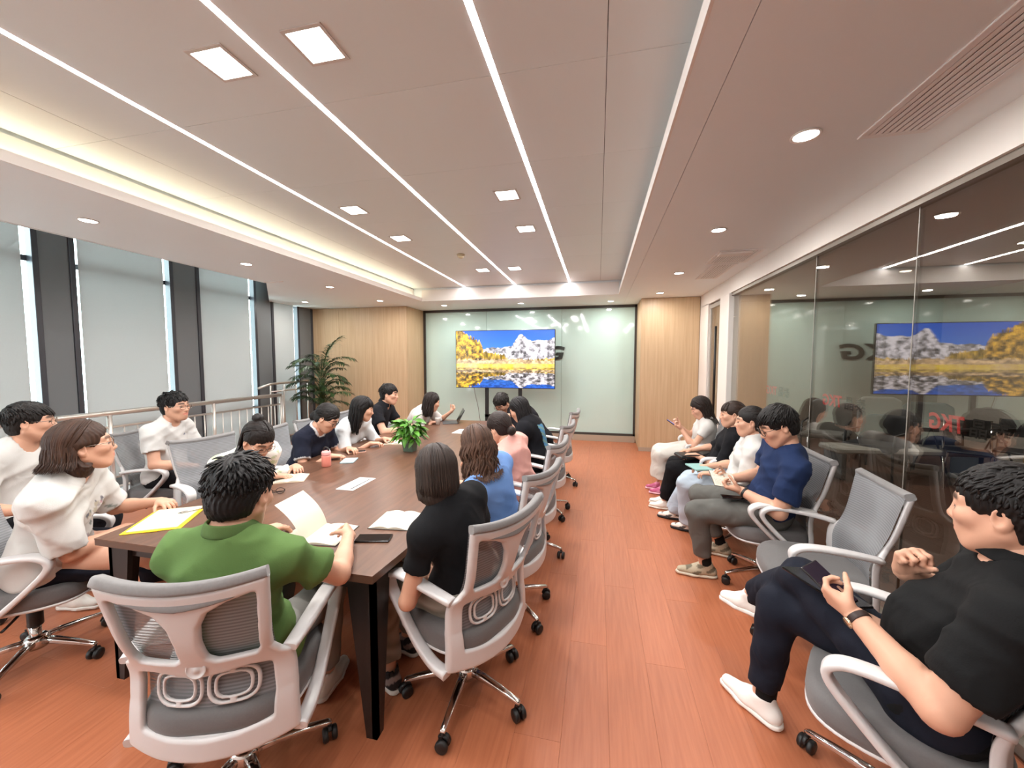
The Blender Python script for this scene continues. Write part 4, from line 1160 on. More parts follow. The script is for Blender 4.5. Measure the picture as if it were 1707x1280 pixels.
        if sh['sock']:
            F = Field((-.06, -.06, -.05), (.06, .06, .12), .008); ax_ = R.T @ nrm(a['Kn'] - a['An'])
            F.cone((0, -.012, -.02), np.array([0, -.01, 0]) + ax_ * .075, .039 * s, .042 * s, .01, cap='b')
            V, Q = F.mesh(); obj('sock', make_mesh('sock', V @ R.T + O, Q, True, np.ones((len(V), 3))), cloth(sh['sock']), root)
    # ---- glasses
    if glasses:
        b = MB()
        for x_ in (-1, 1):
            P = []
            for t in np.linspace(0, 2 * math.pi, 25)[:-1]:
                c, d = math.cos(t), math.sin(t)
                P.append(np.array([x_ * .033 + .0255 * math.copysign(abs(c) ** .7, c), .0985 - .35 * abs(.033 + x_ * 0 + .0255 * c * x_ - .01) * .35, .002 + .0195 * math.copysign(abs(d) ** .7, d)]) * hs)
            P.append(P[0]); P.append(P[1]); b.tube(P, .0016 * hs if glasses == 'metal' else .0024 * hs, 6, caps=False)
            b.tube([np.array(p) * hs for p in ((x_ * .058, .089, .009), (x_ * .071, .07, .009), (x_ * .078, .0, .010), (x_ * .078, -.02, .0))], .0016 * hs, 6)
        b.tube([np.array(p) * hs for p in ((-.009, .0965, .006), (0, .1, .009), (.009, .0965, .006))], .0016 * hs, 6)
        Vv = np.concatenate(b.v) @ RH.T + Hd
        obj('glasses', make_mesh('glasses', Vv, b.f, True), m_gl_black if glasses == 'black' else m_gl_metal, root)
    root['_j'] = 0; del root['_j']
    def to_world(p): c, s_ = math.cos(rz), math.sin(rz); p = np.asarray(p); return np.array([c * p[0] - s_ * p[1] + hip[0], s_ * p[0] + c * p[1] + hip[1], p[2]])
    return root, A_, to_world
def band(root, a, col_m, name='watch', t=.06, r=.031, w=.011, dial=None):
    """strap round a wrist, t = distance from the wrist towards the elbow"""
    ax_ = nrm(a['El'] - a['Wr']); c = a['Wr'] + ax_ * t; u = nrm(np.cross(ax_, (0.3, .2, 1))); v = np.cross(ax_, u)
    ang = np.linspace(0, 2 * math.pi, 21)[:-1]
    o = MB().ribbon([c + (u * math.cos(q_) + v * math.sin(q_)) * r for q_ in ang], ax_, w, .003, closed=True).build(name, col_m, root)
    if dial is not None:
        up = nrm(-a['n']); up = nrm(up - ax_ * (up @ ax_)); R = np.stack([ax_, np.cross(up, ax_), up], 1)
        b = MB().lathe([(.0, .010), (.016, .010), (.018, .006), (.018, .0)], n=18); V = np.concatenate(b.v) @ R.T + c + up * (r - .004)
        obj('dial', make_mesh('dial', V, b.f, True), dial, o)
    return o
# --- chairs at the table and along the walls
chair(-1.29, 1.12, (-.33, .94), 'white office chair in the foreground under the man in green', base=.15)
chair(-.60, 1.68, (-.90, .42), 'white office chair under the woman in black, nearest on table right side', base=-.5)
chair(-.56, 2.33, (-.93, .30), 'white office chair behind the woman in blue', base=.3)
chair(-.56, 3.08, (-.97, .2), 'white office chair behind the woman in pink', base=.7)
chair(-.55, 3.95, (-.98, .18), 'white office chair under the woman with long hair and a blue print', base=.1)
chair(-.54, 4.95, (-.98, .15), 'white office chair at the far right corner of the table', base=.5)
chair(-2.90, 1.36, (.80, .60), 'office chair at the left edge under the woman with brown bob', base=.9)
chair(-2.96, 2.46, (.95, -.28), 'grey mesh office chair behind the woman with a hair bun', base=.2)
chair(-2.80, 3.05, (.99, .05), 'grey mesh office chair behind the woman in navy tee', base=.6)
chair(-2.86, 3.66, (.99, .05), 'grey mesh office chair behind the woman in pale blue shirt', base=.6)
chair(-2.86, 4.30, (.99, .1), 'grey mesh office chair behind the man in black polo', base=.4)
chair(-2.80, 5.02, (.97, .2), 'grey mesh office chair at the far left corner of the table', base=.3)
chair(-3.75, 1.70, (.95, .25), 'office chair by the railing under the man in glasses at left edge', base=.3)
chair(-3.90, 2.72, (.93, .3), 'office chair by the railing under the man in a white logo tee', base=.1)
chair(1.20, 4.84, (-.99, .05), 'white office chair under the long haired woman with a phone', base=.2)
chair(1.22, 4.20, (-.98, .12), 'white office chair under the woman in black along the glass', base=.5)
chair(1.22, 3.60, (-.98, .12), 'white office chair under the woman in white shirt and jeans', base=.8)
chair(1.20, 3.00, (-1, .03), 'white office chair under the man in navy tee along the glass', base=.25)
chair(1.21, 2.40, (-.99, .12), 'empty white office chair with grey seat along the glass', base=.1)
chair(1.04, 1.49, (-.86, .5), 'white office chair in the right foreground under the man in black polo', base=.9)

# ================================================================ TABLE
ZT = .74
m_tab = mat('table_walnut', '6c4b39', .34, noise=(5, .85, '513628'), bump=(20, .05), stretch=(6, .7, 1))
m_tabedge = mat('table_edge', '5a4030', .4); m_tleg = mat('table_leg_black', '211c1a', .4)
tbl = empty('conference_table', (-1.62, 3.28, 0)); tag(tbl, 'long walnut conference table with dark splayed legs', 'table')
HL = 1.955
def tw(y): t = (y + HL) / (2 * HL); return .752 + .10 * 4 * t * (1 - t)
ys = np.linspace(-HL, HL, 25)
out = [(tw(y), y) for y in ys] + [(-tw(y), y) for y in ys[::-1]]
MB().prism(out, ZT - .006, ZT).build('table_top', m_tab, tbl)
MB().prism([(x * .9985, y * .9995) for x, y in out], ZT - .034, ZT - .006).build('table_edge', m_tabedge, tbl)
for yy in (-HL + .04, 0, HL - .04):
    for sx in (-1, 1):
        e = -1 if yy > 0 else 1
        xo = sx * (tw(yy) - .025); b = MB()
        top_w, bot_w = .13, .05
        b.add([(xo, yy, 0), (xo - sx * bot_w, yy, .0), (xo - sx * top_w, yy, ZT - .034), (xo, yy, ZT - .034), (xo, yy + e * .022, 0), (xo - sx * bot_w, yy + e * .022, 0), (xo - sx * top_w, yy + e * .022, ZT - .034), (xo, yy + e * .022, ZT - .034)], [(0, 1, 2, 3), (7, 6, 5, 4), (0, 3, 7, 4), (1, 5, 6, 2), (0, 4, 5, 1), (3, 2, 6, 7)])
        b.add([(xo, yy, 0), (xo, yy + e * bot_w, 0), (xo, yy + e * top_w, ZT - .034), (xo, yy, ZT - .034), (xo - sx * .022, yy, 0), (xo - sx * .022, yy + e * bot_w, 0), (xo - sx * .022, yy + e * top_w, ZT - .034), (xo - sx * .022, yy, ZT - .034)], [(0, 1, 2, 3), (7, 6, 5, 4), (0, 3, 7, 4), (1, 5, 6, 2), (0, 4, 5, 1), (3, 2, 6, 7)])
        b.build('leg', m_tleg, tbl)
for sx in (-1, 1): MB().box((sx * .55 - .015, -HL + .3, ZT - .10), (sx * .55 + .015, HL - .3, ZT - .034)).build('beam', m_tleg, tbl)
MB().box((-.62, -HL + .06, ZT - .10), (.62, -HL + .09, ZT - .034)).build('beam', m_tleg, tbl)
m_flap = mat('cable_flap_white', 'e6e6e4', .35)
for (x, y) in ((-1.635, 2.335), (-1.62, 4.38)):
    f = MB().bbox((-.065, -.135, 0), (.065, .135, .004), .0015).build('cable_flap', m_flap, tbl, (x + 1.62, y - 3.28, ZT))
    MB().bbox((.030, -.12, .004), (.040, .12, .0048), .0002).build('slot', m_black, f)

# ================================================================ SCREEN ON ITS STAND
def fbm(x, y, seed, oct=4):
    """value noise, -1 .. 1"""
    T = np.random.default_rng(seed).uniform(-1, 1, (256, 256)); v = 0; a = 1; tot = 0
    for o in range(oct):
        X, Y = np.asarray(x) * 2 ** o + 17.3 * o, np.asarray(y) * 2 ** o + 5.1 * o
        i, j = np.floor(X).astype(int), np.floor(Y).astype(int); fx, fy = X - i, Y - j; fx = fx * fx * (3 - 2 * fx); fy = fy * fy * (3 - 2 * fy)
        g = lambda p, q: T[(i + p) % 256, (j + q) % 256]
        v = v + a * ((g(0, 0) * (1 - fx) + g(1, 0) * fx) * (1 - fy) + (g(0, 1) * (1 - fx) + g(1, 1) * fx) * fy); tot += a; a *= .62
    return v / tot * 1.5
def screen_colour(u, v):
    u = np.asarray(u); v = np.asarray(v)
    shore = .355
    wat = v < shore
    vv = np.where(wat, shore + (shore - v) * 1.62, v)
    c = np.zeros(u.shape + (3,))
    sky = np.stack([.16 + .28 * (1 - vv), .40 + .36 * (1 - vv), .90 + .08 * (1 - vv)], -1)
    c[:] = sky
    n1 = fbm(u * 16, vv * 10, 1); n2 = fbm(u * 34, vv * 24, 2); n3 = fbm(u * 70, vv * 12, 3, 3)
    ridge = np.interp(u, [0, .28, .33, .38, .45, .52, .58, .62, .655, .68, .71, .74, .79, .84, .9, 1], [.6, .665, .70, .72, .695, .72, .735, .84, .92, .93, .90, .83, .81, .84, .81, .87]) + .012 * n2
    mt = vv < ridge
    rock = np.clip(.92 + .55 * n2 + .22 * n1 - .5 * np.clip((ridge - vv) * 1.2, 0, .35), .25, 1.05)
    c[mt] = np.stack([rock * .97, rock * .94, rock * .97], -1)[mt]
    t2 = np.interp(u, [0, .28, .30, .5, .55, 1], [.60, .62, .62, .56, .46, .50]) + .05 * np.abs(n3)
    k = vv < t2
    ye = np.clip(.75 + .4 * n3, .2, 1.1); c[k] = np.stack([ye * 1.0, ye * .80, ye * (.30 + .25 * n1)], -1)[k]
    t1 = np.interp(u, [0, .07, .13, .2, .255, .285, .3], [1.02, 1.0, .92, .86, .80, .68, 0]) + .05 * n3
    k = vv < t1
    ye = np.clip(.72 + .55 * n2 + .2 * n3, .16, 1.1); c[k] = np.stack([ye * 1.05, ye * .80, ye * .22], -1)[k]
    br = vv < (.505 + .03 * n3 - .06 * np.clip(u - .5, 0, 1)); b_ = np.clip(.86 + .3 * n2, .4, 1.1)
    c[br] = np.stack([b_, b_ * .84, b_ * .64], -1)[br]
    go = vv < (.425 + .012 * n1); c[go] = np.stack([.95 + .06 * n2, .80 + .08 * n2, .42 + .2 * n1], -1)[go]
    c[wat] = (c * np.array([.86, .85, .84]) * np.clip(.92 + .30 * n2, .35, 1.15)[..., None])[wat]
    return np.clip(c, .02, 1.1)
TV0, TV1, TZ0, TZ1, TVY = -2.715, -.773, 1.07, 2.178, 7.1
tv = empty('television', ((TV0 + TV1) / 2, TVY, 0)); tag(tv, 'large flat screen showing a snowy mountain lake, on a black stand', 'television')
W2 = (TV1 - TV0) / 2
MB().bbox((-W2, 0, TZ0), (W2, .045, TZ1), .004).build('case', m_black, tv)
nu, nv = 300, 170
uu, vv = np.meshgrid(np.linspace(0, 1, nu), np.linspace(0, 1, nv), indexing='ij')
Vs = np.stack([-W2 + .012 + uu * (2 * W2 - .024), np.full(uu.shape, -.002), TZ0 + .014 + vv * (TZ1 - TZ0 - .026)], -1).reshape(-1, 3)
ii = np.arange(nu * nv).reshape(nu, nv); Qs = np.stack([ii[:-1, :-1], ii[1:, :-1], ii[1:, 1:], ii[:-1, 1:]], -1).reshape(-1, 4)
cs_ = screen_colour(uu, vv).reshape(-1, 3); cs_ = np.where(cs_ <= .04045, cs_ / 12.92, ((cs_ + .055) / 1.055) ** 2.4)
m_scr = mat('screen_picture', '000000', .2); nt = m_scr.node_tree; at_ = nt.nodes.new('ShaderNodeAttribute'); at_.attribute_name = 'Col'
b_ = nt.nodes['Principled BSDF']; nt.links.new(at_.outputs['Color'], b_.inputs['Emission Color']); b_.inputs['Emission Strength'].default_value = E_TV
obj('screen', make_mesh('screen', Vs, Qs, False, cs_), m_scr, tv)
for x in (-.36, .30):
    MB().bbox((x - .035, .05, .06), (x + .035, .09, 1.9), .004).build('stand_post', m_black, tv)
    MB().bbox((x - .03, -.30, .03), (x + .03, .45, .07), .006).build('stand_foot', m_black, tv)
MB().bbox((-.4, .05, .5), (.34, .08, .56), .004).build('stand_bar', m_black, tv)
MB().tube(cr([(-.62, .05, 1.1), (-.60, .06, .95), (-.54, .06, .7), (-.50, .08, .4), (-.42, .1, .05)], 8), .006, 8).build('cable', mat('cable_grey', '6a6864', .5), tv)

# ================================================================ LETTERING
def text_mesh(txt, size, extr, bold=0.0, shear=0.0, space=1.0):
    cu = bpy.data.curves.new('lettering', 'FONT'); cu.body = txt; cu.size = size; cu.extrude = extr; cu.offset = bold; cu.shear = shear; cu.space_character = space
    cu.resolution_u = 4
    o = bpy.data.objects.new('lettering', cu); COL.objects.link(o)
    dg = bpy.context.evaluated_depsgraph_get(); me = bpy.data.meshes.new_from_object(o.evaluated_get(dg))
    bpy.data.objects.remove(o); bpy.data.curves.remove(cu)
    return me
m_logo = mat('logo_metal', '4c4f4b', .35, .7)
lg = empty('wall_logo', (-1.76, YB - .014, 1.63)); tag(lg, 'dark metal letters TKG on the glass wall, mostly behind the screen', 'lettering')
lo_ = text_mesh('TKG', .365, .012, .012, .18, 1.06); lo_.materials.append(m_logo)
lw = max(v.co.x for v in lo_.vertices)
for v in lo_.vertices: v.co.x *= 1.105 / lw
ob = obj('letters', lo_, m_logo, lg); ob.rotation_euler = (math.pi / 2, 0, 0)
m_red = mat('decal_red', 'c8262c', .5); m_decal = mat('decal_black', '1f1d1c', .5)
def decal(y0, y1, z, lab):
    """sticker on the far face of the glass: reads the right way round from the next room"""
    t = empty('glass_sticker', (XR + .066, y0, z)); tag(t, lab, 'sticker', 'stickers on the glass partition')
    L = abs(y1 - y0)
    a = text_mesh('TKG', .1, .0006, .003, .12); a.materials.append(m_red)
    b = text_mesh('泰晶', .1, .0006, .001); b.materials.append(m_decal)
    wa = max(v.co.x for v in a.vertices); sb = [v.co.x for v in b.vertices] or [0, 1]
    for v in a.vertices: v.co.x = v.co.x / wa * L * .5 + L * .5; v.co.y *= 1.15
    for v in b.vertices: v.co.x = (v.co.x - min(sb)) / (max(sb) - min(sb)) * L * .44
    for nm_, me in (('latin_letters', a), ('characters', b)):
        o = obj(nm_, me, None, t); o.rotation_euler = (math.pi / 2, 0, math.pi / 2)
decal(2.06, 2.06 + .42, 1.245, 'red and black mirrored lettering sticker on the nearest glass pane')
decal(2.98, 2.98 + .50, 1.26, 'red and black mirrored lettering sticker on the middle glass pane')
decal(4.02, 4.02 + .50, 1.26, 'small mirrored lettering sticker on the farthest glass pane')

# ================================================================ PLANTS
m_leaf = mat('leaf_green', '417a20', .4, rand=.3, noise=(30, .4, '6ba535')); m_frond = mat('palm_green', '2c4426', .45, rand=.3, noise=(12, .4, '4c6634'))
m_stem = mat('stem_green', '5d7038', .5); m_pot = mat('pot_grey_green', '5f7566', .5); m_soil = mat('soil', '2c2018', .9)
rg = np.random.default_rng(5)
pl = empty('potted_pothos', (-1.745, 3.33, ZT)); tag(pl, 'leafy green plant in a square green pot on the table', 'plant')
b = MB(); a0, a1 = .045, .058
b.add([(-a0, -a0, 0), (a0, -a0, 0), (a0, a0, 0), (-a0, a0, 0), (-a1, -a1, .10), (a1, -a1, .10), (a1, a1, .10), (-a1, a1, .10)], [(0, 3, 2, 1), (0, 1, 5, 4), (1, 2, 6, 5), (2, 3, 7, 6), (3, 0, 4, 7)])
b.bbox((-a1 - .004, -a1 - .004, .096), (a1 + .004, a1 + .004, .108), .002); b.build('pot', m_pot, pl)
MB().box((-a1, -a1, .09), (a1, a1, .110)).build('soil', m_soil, pl)
def leaf_mesh(L, Wd, bend, fold):
    G_ = []
    for t in np.linspace(0, 1, 8):
        w = Wd * (math.sin(math.pi * min(1, t * .93 + .05)) ** .75) * (1 - .25 * t); row = []
        for k in (-1, -.5, 0, .5, 1): row.append((k * w, L * t, bend * L * t * t * -1 + fold * abs(k) * w))
        G_.append(row)
    return MB().grid(G_).mesh('leaf')
lms = [leaf_mesh(.115, .034, .45, .25), leaf_mesh(.095, .030, .25, .35), leaf_mesh(.13, .036, .7, .2)]
for i in range(130):
    th = rg.uniform(0, 2 * math.pi); el = rg.uniform(.05, 1.0) ** .8; R_ = .05 + .135 * (1 - el * .6) * rg.uniform(.55, 1.1); z = .12 + .20 * el * rg.uniform(.75, 1.08)
    o = obj('leaf', lms[i % 3], m_leaf, pl, (math.cos(th) * R_ * .62, math.sin(th) * R_ * .62, z - .02))
    o.rotation_euler = (rg.uniform(-.1, .9) * (.4 + el) - .25, rg.uniform(-.5, .5), th - math.pi / 2 + rg.uniform(-.5, .5)); o.scale = (rg.uniform(.55, .95),) * 3
b = MB()
for i in range(22):
    th = rg.uniform(0, 6.28); R_ = rg.uniform(.03, .10); b.tube([(math.cos(th) * .02, math.sin(th) * .02, .1), (math.cos(th) * R_ * .6, math.sin(th) * R_ * .6, .2), (math.cos(th) * R_, math.sin(th) * R_, rg.uniform(.2, .3))], .0022, 5)
b.build('stems', m_stem, pl)
pa = empty('potted_palm', (-4.98, 6.15, 0)); tag(pa, 'tall dark green palm in a pot before the wood panelled wall', 'plant')
MB().lathe([(.0, .0), (.13, .0), (.17, .30), (.18, .34), (.165, .34), (.155, .31), (.0, .31)], n=24).build('pot', mat('palm_pot', 'd8d4cc', .4), pa)
MB().lathe([(.155, .312), (.0, .318)], n=20).build('soil', m_soil, pa)
def frond(th, z0, L, droop, lean):
    b = MB(); n = 16; pts = []; p = np.array([math.cos(th) * .03, math.sin(th) * .03, z0]); d = np.array([math.cos(th) * lean, math.sin(th) * lean, 1.0]); d /= np.linalg.norm(d)
    for i in range(n + 1):
        pts.append(p.copy()); p = p + d * L / n; d = d + np.array([math.cos(th) * .9, math.sin(th) * .9, -1.0]) * droop / n * (.4 + 1.8 * i / n); d /= np.linalg.norm(d)
    b.tube(pts, np.linspace(.007, .002, n + 1), 5)
    for i in range(4, n + 1):
        T = nrm(pts[i] - pts[i - 1]); S_ = nrm(np.cross(T, (0, 0, 1)) + 1e-6); ll = .26 * L * math.sin(math.pi * (i - 2) / (n + 1)) ** .6 + .05
        for sd in (-1, 1):
            for q in (0, .33, .66):
                base = pts[i] - (pts[i] - pts[i - 1]) * q; tip = base + nrm(T * .75 + S_ * sd * 1.0 + np.array([0, 0, -.25]) + rg.normal(size=3) * .1) * ll; mid = (base + tip) / 2 + np.array([0, 0, .012])
                wv_ = nrm(np.cross(tip - base, (0, 0, 1))) * .0085
                b.add([base, mid + wv_, tip - np.array([0, 0, .02]), mid - wv_], [(0, 1, 2, 3)])
    return b.build('frond', m_frond, pa)
for i in range(44):
    hgt = .62 + .86 * (i / 44.0); frond(i * 2.399 + rg.uniform(-.3, .3), hgt, rg.uniform(.42, .62), rg.uniform(.9, 1.7), rg.uniform(.35, .8))
frond(.4, 1.52, .62, .5, .3); frond(-.4, 1.40, .68, .6, .4); frond(2.2, 1.35, .6, .8, .5)
b = MB()
for i in range(7):
    th = i * .9; b.tube([(math.cos(th) * .05, math.sin(th) * .05, .3), (math.cos(th) * .04, math.sin(th) * .04, .9), (math.cos(th) * .03, math.sin(th) * .03, 1.25)], .011, 7)
b.build('stems', m_stem, pa)

# ================================================================ THINGS ON THE TABLE
m_paper = mat('paper', 'd6d0bf', .7); m_ink = mat('handwriting', '8f8b86', .8); m_cover = mat('cover_dark', '3b342e', .6)
def rot2(v, a): return (v[0] * math.cos(a) - v[1] * math.sin(a), v[0] * math.sin(a) + v[1] * math.cos(a))
def lines(b, x0, x1, y0, y1, n, z, rg_):
    for i in range(n):
        y = y1 - (y1 - y0) * (i + .5) / n; e = x1 - (x1 - x0) * rg_.uniform(0, .25)
        b.box((x0, y - .0011, z), (e, y + .0011, z + .0003))
def open_book(x, y, a, w, l, lab, z=ZT, curve=.012, writing=True, cover='3b342e', grp='notebooks'):
    """two page blocks meeting in a gutter; w = width of one page"""
    t = empty('open_notebook', (x, y, z), a); tag(t, lab, 'notebook', grp)
    MB().bbox((-w - .004, -l / 2 - .004, 0), (w + .004, l / 2 + .004, .003), .001).build('cover', mat('cover_' + lab[:18], cover, .6), t)
    for sx in (-1, 1):
        G_ = []; G2 = []
        for q in np.linspace(0, 1, 9):
            zz = .004 + curve * math.sin(math.pi * min(1, q * 1.0 + .08)) * (1 - q * .5); G_.append([(sx * q * w, -l / 2, zz), (sx * q * w, l / 2, zz)])
        g = np.array(G_); lo2 = g.copy(); lo2[:, :, 2] = .003
        b = MB(); b.grid(g); b.grid(np.stack([g[:, 0], lo2[:, 0]], 1), smooth=False); b.grid(np.stack([g[:, 1], lo2[:, 1]], 1), smooth=False); b.grid(np.stack([g[-1], lo2[-1]], 0), smooth=False)
        b.build('pages', m_paper, t)
        if writing:
            b = MB()
            for i in range(14):
                yy = l * .42 - l * .84 * i / 13; q0, q1 = .12, .92 - .2 * rg.uniform()
                row = [[(sx * q * w, yy + e, .0046 + curve * math.sin(math.pi * min(1, q + .08)) * (1 - q * .5)) for e in (-.0010, .0010)] for q in np.linspace(q0, q1, 7)]
                b.grid(row)
            b.build('handwriting', m_ink, t)
    return t
def slab_thing(name, lab, cat, x, y, z, a, sx, sy, sz, m, bev=.003, grp=None, tilt=(0, 0)):
    t = empty(name, (x, y, z)); t.rotation_euler = (tilt[0], tilt[1], a); tag(t, lab, cat, grp)
    MB().bbox((-sx / 2, -sy / 2, 0), (sx / 2, sy / 2, sz), bev).build('body', m, t); return t
m_phone = mat('phone_black', '121214', .15); m_glassy = mat('phone_screen', '0a0a0c', .05)
def phone(lab, x, y, z, a, tilt=(0, 0), m=m_phone, scr=m_glassy, L=.158):
    t = slab_thing('phone', lab, 'phone', x, y, z, a, .076, L, .0085, m, .003, 'phones', tilt)
    MB().bbox((-.035, -L / 2 + .004, .0085), (.035, L / 2 - .004, .0092), .0003).build('screen', scr, t); return t
# clipboard folder with sheets and pen
fd = empty('document_folder', (-2.27, 1.58, ZT), .54); tag(fd, 'yellow plastic folder with papers near the table corner', 'folder')
m_yel = mat('folder_yellow', 'f2d21c', .4)
b = MB(); b.bbox((-.125, -.165, 0), (.125, .165, .004), .0015); b.bbox((-.03, -.172, .001), (.03, -.160, .006), .001); b.build('folder_back', m_yel, fd)
ps = MB().bbox((-.105, -.150, .004), (.105, .148, .009), .0008).build('sheets', m_paper, fd)
b = MB(); lines(b, -.085, .09, -.1, .1, 9, .0091, rg); b.build('handwriting', m_ink, ps)
pn = empty('pen', (-2.22, 1.70, ZT + .014), 1.0); tag(pn, 'black and silver pen lying on the yellow folder', 'pen')
MB().tube([(-.07, 0, 0), (.035, 0, 0)], .0045, 10).build('barrel', m_chrome, pn); MB().tube([(.035, 0, 0), (.072, 0, 0)], .005, 10).build('cap', m_black, pn); MB().tube([(-.07, 0, 0), (-.085, 0, 0)], [.0035, .0008], 8).build('tip', m_black, pn)
open_book(-1.34, 1.60, .12, .15, .215, 'open cream notebook held by the man in green', writing=False)
pg = MB(); G_ = []
for t in np.linspace(0, 1, 9): G_.append([(-.02 - .13 * t + .02 * math.sin(3 * t), q, .012 + .17 * t ** .85) for q in (-.105, .105)])
pgo = pg.grid(G_).build('raised_page', m_paper, None); pgo.parent = [o for o in bpy.data.objects if o.name.startswith('open_notebook')][0]
open_book(-1.045, 1.83, .10, .105, .215, 'open handwritten notebook in front of the woman in black', curve=.014)
phone('black phone in a case beside the handwritten notebook', -1.045, 1.615, ZT, -1.33, m=m_phone, L=.165)
bt = empty('water_bottle', (-2.15, 2.68, ZT)); tag(bt, 'coral pink drinking bottle with black loop lid', 'bottle')
m_coral = mat('bottle_coral', 'e58f80', .4); m_coral2 = mat('bottle_pink', 'e8a9a6', .45)
MB().lathe([(.0, .0), (.033, .0), (.036, .006), (.036, .082), (.033, .092)], n=24).build('bottle_body', m_coral, bt)
lid = MB().lathe([(.034, .092), (.0355, .096), (.0355, .118), (.028, .128), (.0, .129)], n=24).build('lid', m_coral2, bt)
MB().tube(cr([(-.022, 0, .126), (-.02, 0, .148), (0, 0, .158), (.02, 0, .148), (.022, 0, .126)], 6), .006, 8).build('loop', m_black, lid)
slab_thing('closed_notebook', 'small pale blue notebook before the woman in navy tee', 'notebook', -2.07, 2.86, ZT, .35, .11, .155, .010, mat('cover_paleblue', 'a9c3c8', .6), .002, 'notebooks')
phone('pink phone beside the pale blue notebook', -2.20, 3.16, ZT, -.95, m=mat('phone_pink', 'd9a690', .4))
open_book(-2.17, 2.33, .5, .10, .19, 'open notebook under the hands of the bun haired woman', cover='c9b49a')
gl = empty('spectacles', (-2.02, 2.03, ZT), .6); tag(gl, 'folded dark spectacles on the table by the open notebook', 'glasses')
b = MB()
for sx in (-1, 1): b.tube([(sx * .033 + .024 * math.cos(t), 0, .022 + .019 * math.sin(t)) for t in np.linspace(0, 2 * math.pi, 18)], .002, 6)
b.tube([(-.009, 0, .026), (.009, 0, .026)], .002, 6); b.tube([(-.058, 0, .03), (-.056, .02, .01), (.05, .03, .005)], .002, 6); b.tube([(.058, 0, .03), (.056, .025, .012), (-.05, .036, .006)], .002, 6)
b.build('frame', m_gl_black if 'm_gl_black' in globals() else m_black, gl)
open_book(-2.06, 3.62, .2, .10, .19, 'open notebook before the woman in pale blue shirt', cover='d8cfb8')
lp = empty('laptop', (-2.0, 4.98, ZT), -1.15); tag(lp, 'thin dark tablet with keyboard propped open at the far end', 'laptop')
m_lap = mat('laptop_grey', '3a3d42', .4)
MB().bbox((-.14, -.10, 0), (.14, .10, .008), .002).build('keyboard', m_lap, lp)
sc_ = MB().bbox((-.14, -.004, 0), (.14, .004, .20), .002).build('display', m_lap, lp, (0, .10, .006), (-.5, 0, 0))
MB().box((-.13, -.0055, .01), (.13, -.004, .19)).build('screen', m_glassy, sc_)
cp = empty('paper_cup', (-2.10, 4.80, ZT)); tag(cp, 'white cup standing beside the tablet', 'cup')
MB().lathe([(.0, .0), (.027, .0), (.036, .085), (.037, .088), (.034, .086), (.026, .006), (.0, .006)], n=20).build('cup_body', m_white, cp)

# ================================================================ BEYOND THE GLASS
m_gch = mat('lounge_grey', '6c6964', .9); m_card = mat('cardboard', 'a98962', .8, noise=(14, .35, '96764f'))
def lounge(x, y, a, lab, m=m_gch, hh=.95):
    t = empty('lounge_chair', (x, y, 0), a); tag(t, lab, 'chair', 'dim chairs beyond the glass')
    V, Q = slab(lambda U, V_: poly_sdf(U, V_, [(-.27, .44), (.27, .44), (.25, hh - .05), (.18, hh), (-.18, hh), (-.25, hh - .05)]) - .02, (-.31, .31), (.40, hh + .03), .045, .035, .02, lambda V: np.stack([V[:, 0], -.25 + .55 * V[:, 0] ** 2 + V[:, 2] - .15 * (V[:, 1] - .45), V[:, 1]], 1))
    obj('backrest', make_mesh('backrest', V, Q, True), m, t)
    V, Q = slab(lambda U, V_: poly_sdf(U, V_, [(-.25, -.22), (.25, -.22), (.25, .24), (-.25, .24)]) - .02, (-.29, .29), (-.26, .28), .045, .035, .02, lambda V: np.stack([V[:, 0], V[:, 1], .43 + V[:, 2]], 1))
    obj('seat', make_mesh('seat', V, Q, True), m, t)
    for sx in (-1, 1):
        MB().tube([(sx * .27, .2, .0), (sx * .27, .22, .40), (sx * .27, .18, .62), (sx * .27, -.2, .64), (sx * .26, -.28, .7)], .014, 8).build('arm', m_black, t)
        MB().tube([(sx * .27, -.24, 0), (sx * .26, -.2, .4)], .014, 8).build('leg', m_chrome, t)
lounge(3.55, 7.0, 2.5, 'grey upholstered chair beyond the glass, behind the navy man')
lounge(4.35, 7.0, 2.9, 'tall dark grey chair beyond the glass, below the middle sticker', hh=1.0)
lounge(4.75, 6.75, 2.7, 'dark chair beyond the glass, right of the grey ones', m=mat('chair_dark', '2b2a2a', .8))
lounge(3.75, 6.2, 2.2, 'black round backed chair beyond the glass near the low bench', m=mat('chair_black_fabric', '17181c', .85), hh=.82)
bn = empty('low_bench', (4.0, 6.15, 0), .1); tag(bn, 'long pale grey low bench beyond the glass', 'bench')
MB().bbox((-.9, -.2, .36), (.9, .2, .44), .02).build('seat', mat('bench_grey', '9b9992', .6), bn)
for x in (-.8, .8): MB().bbox((x - .03, -.18, 0), (x + .03, .18, .36), .005).build('leg', m_black, bn)
def fold_chair(x, y, a, lab):
    t = empty('folding_chair', (x, y, 0), a); tag(t, lab, 'chair', 'dim chairs beyond the glass')
    for sx in (-1, 1):
        MB().tube([(sx * .2, .22, 0), (sx * .2, -.12, .46), (sx * .2, -.22, .84)], .012, 8).build('leg', m_chrome, t)
        MB().tube([(sx * .18, -.24, 0), (sx * .18, .16, .46)], .012, 8).build('leg', m_chrome, t)
    MB().bbox((-.2, -.2, .45), (.2, .2, .475), .01).build('seat', m_black, t); MB().bbox((-.2, -.235, .62), (.2, -.21, .84), .008).build('backrest', m_black, t)
fold_chair(4.55, 5.9, 2.6, 'black folding chair beyond the glass, under the red sticker')
fold_chair(5.15, 6.0, 2.3, 'black folding chair beyond the glass, beside the cardboard boxes')
tb2 = empty('side_table', (4.85, 6.35, 0), .3); tag(tb2, 'dark folding table beyond the glass', 'table')
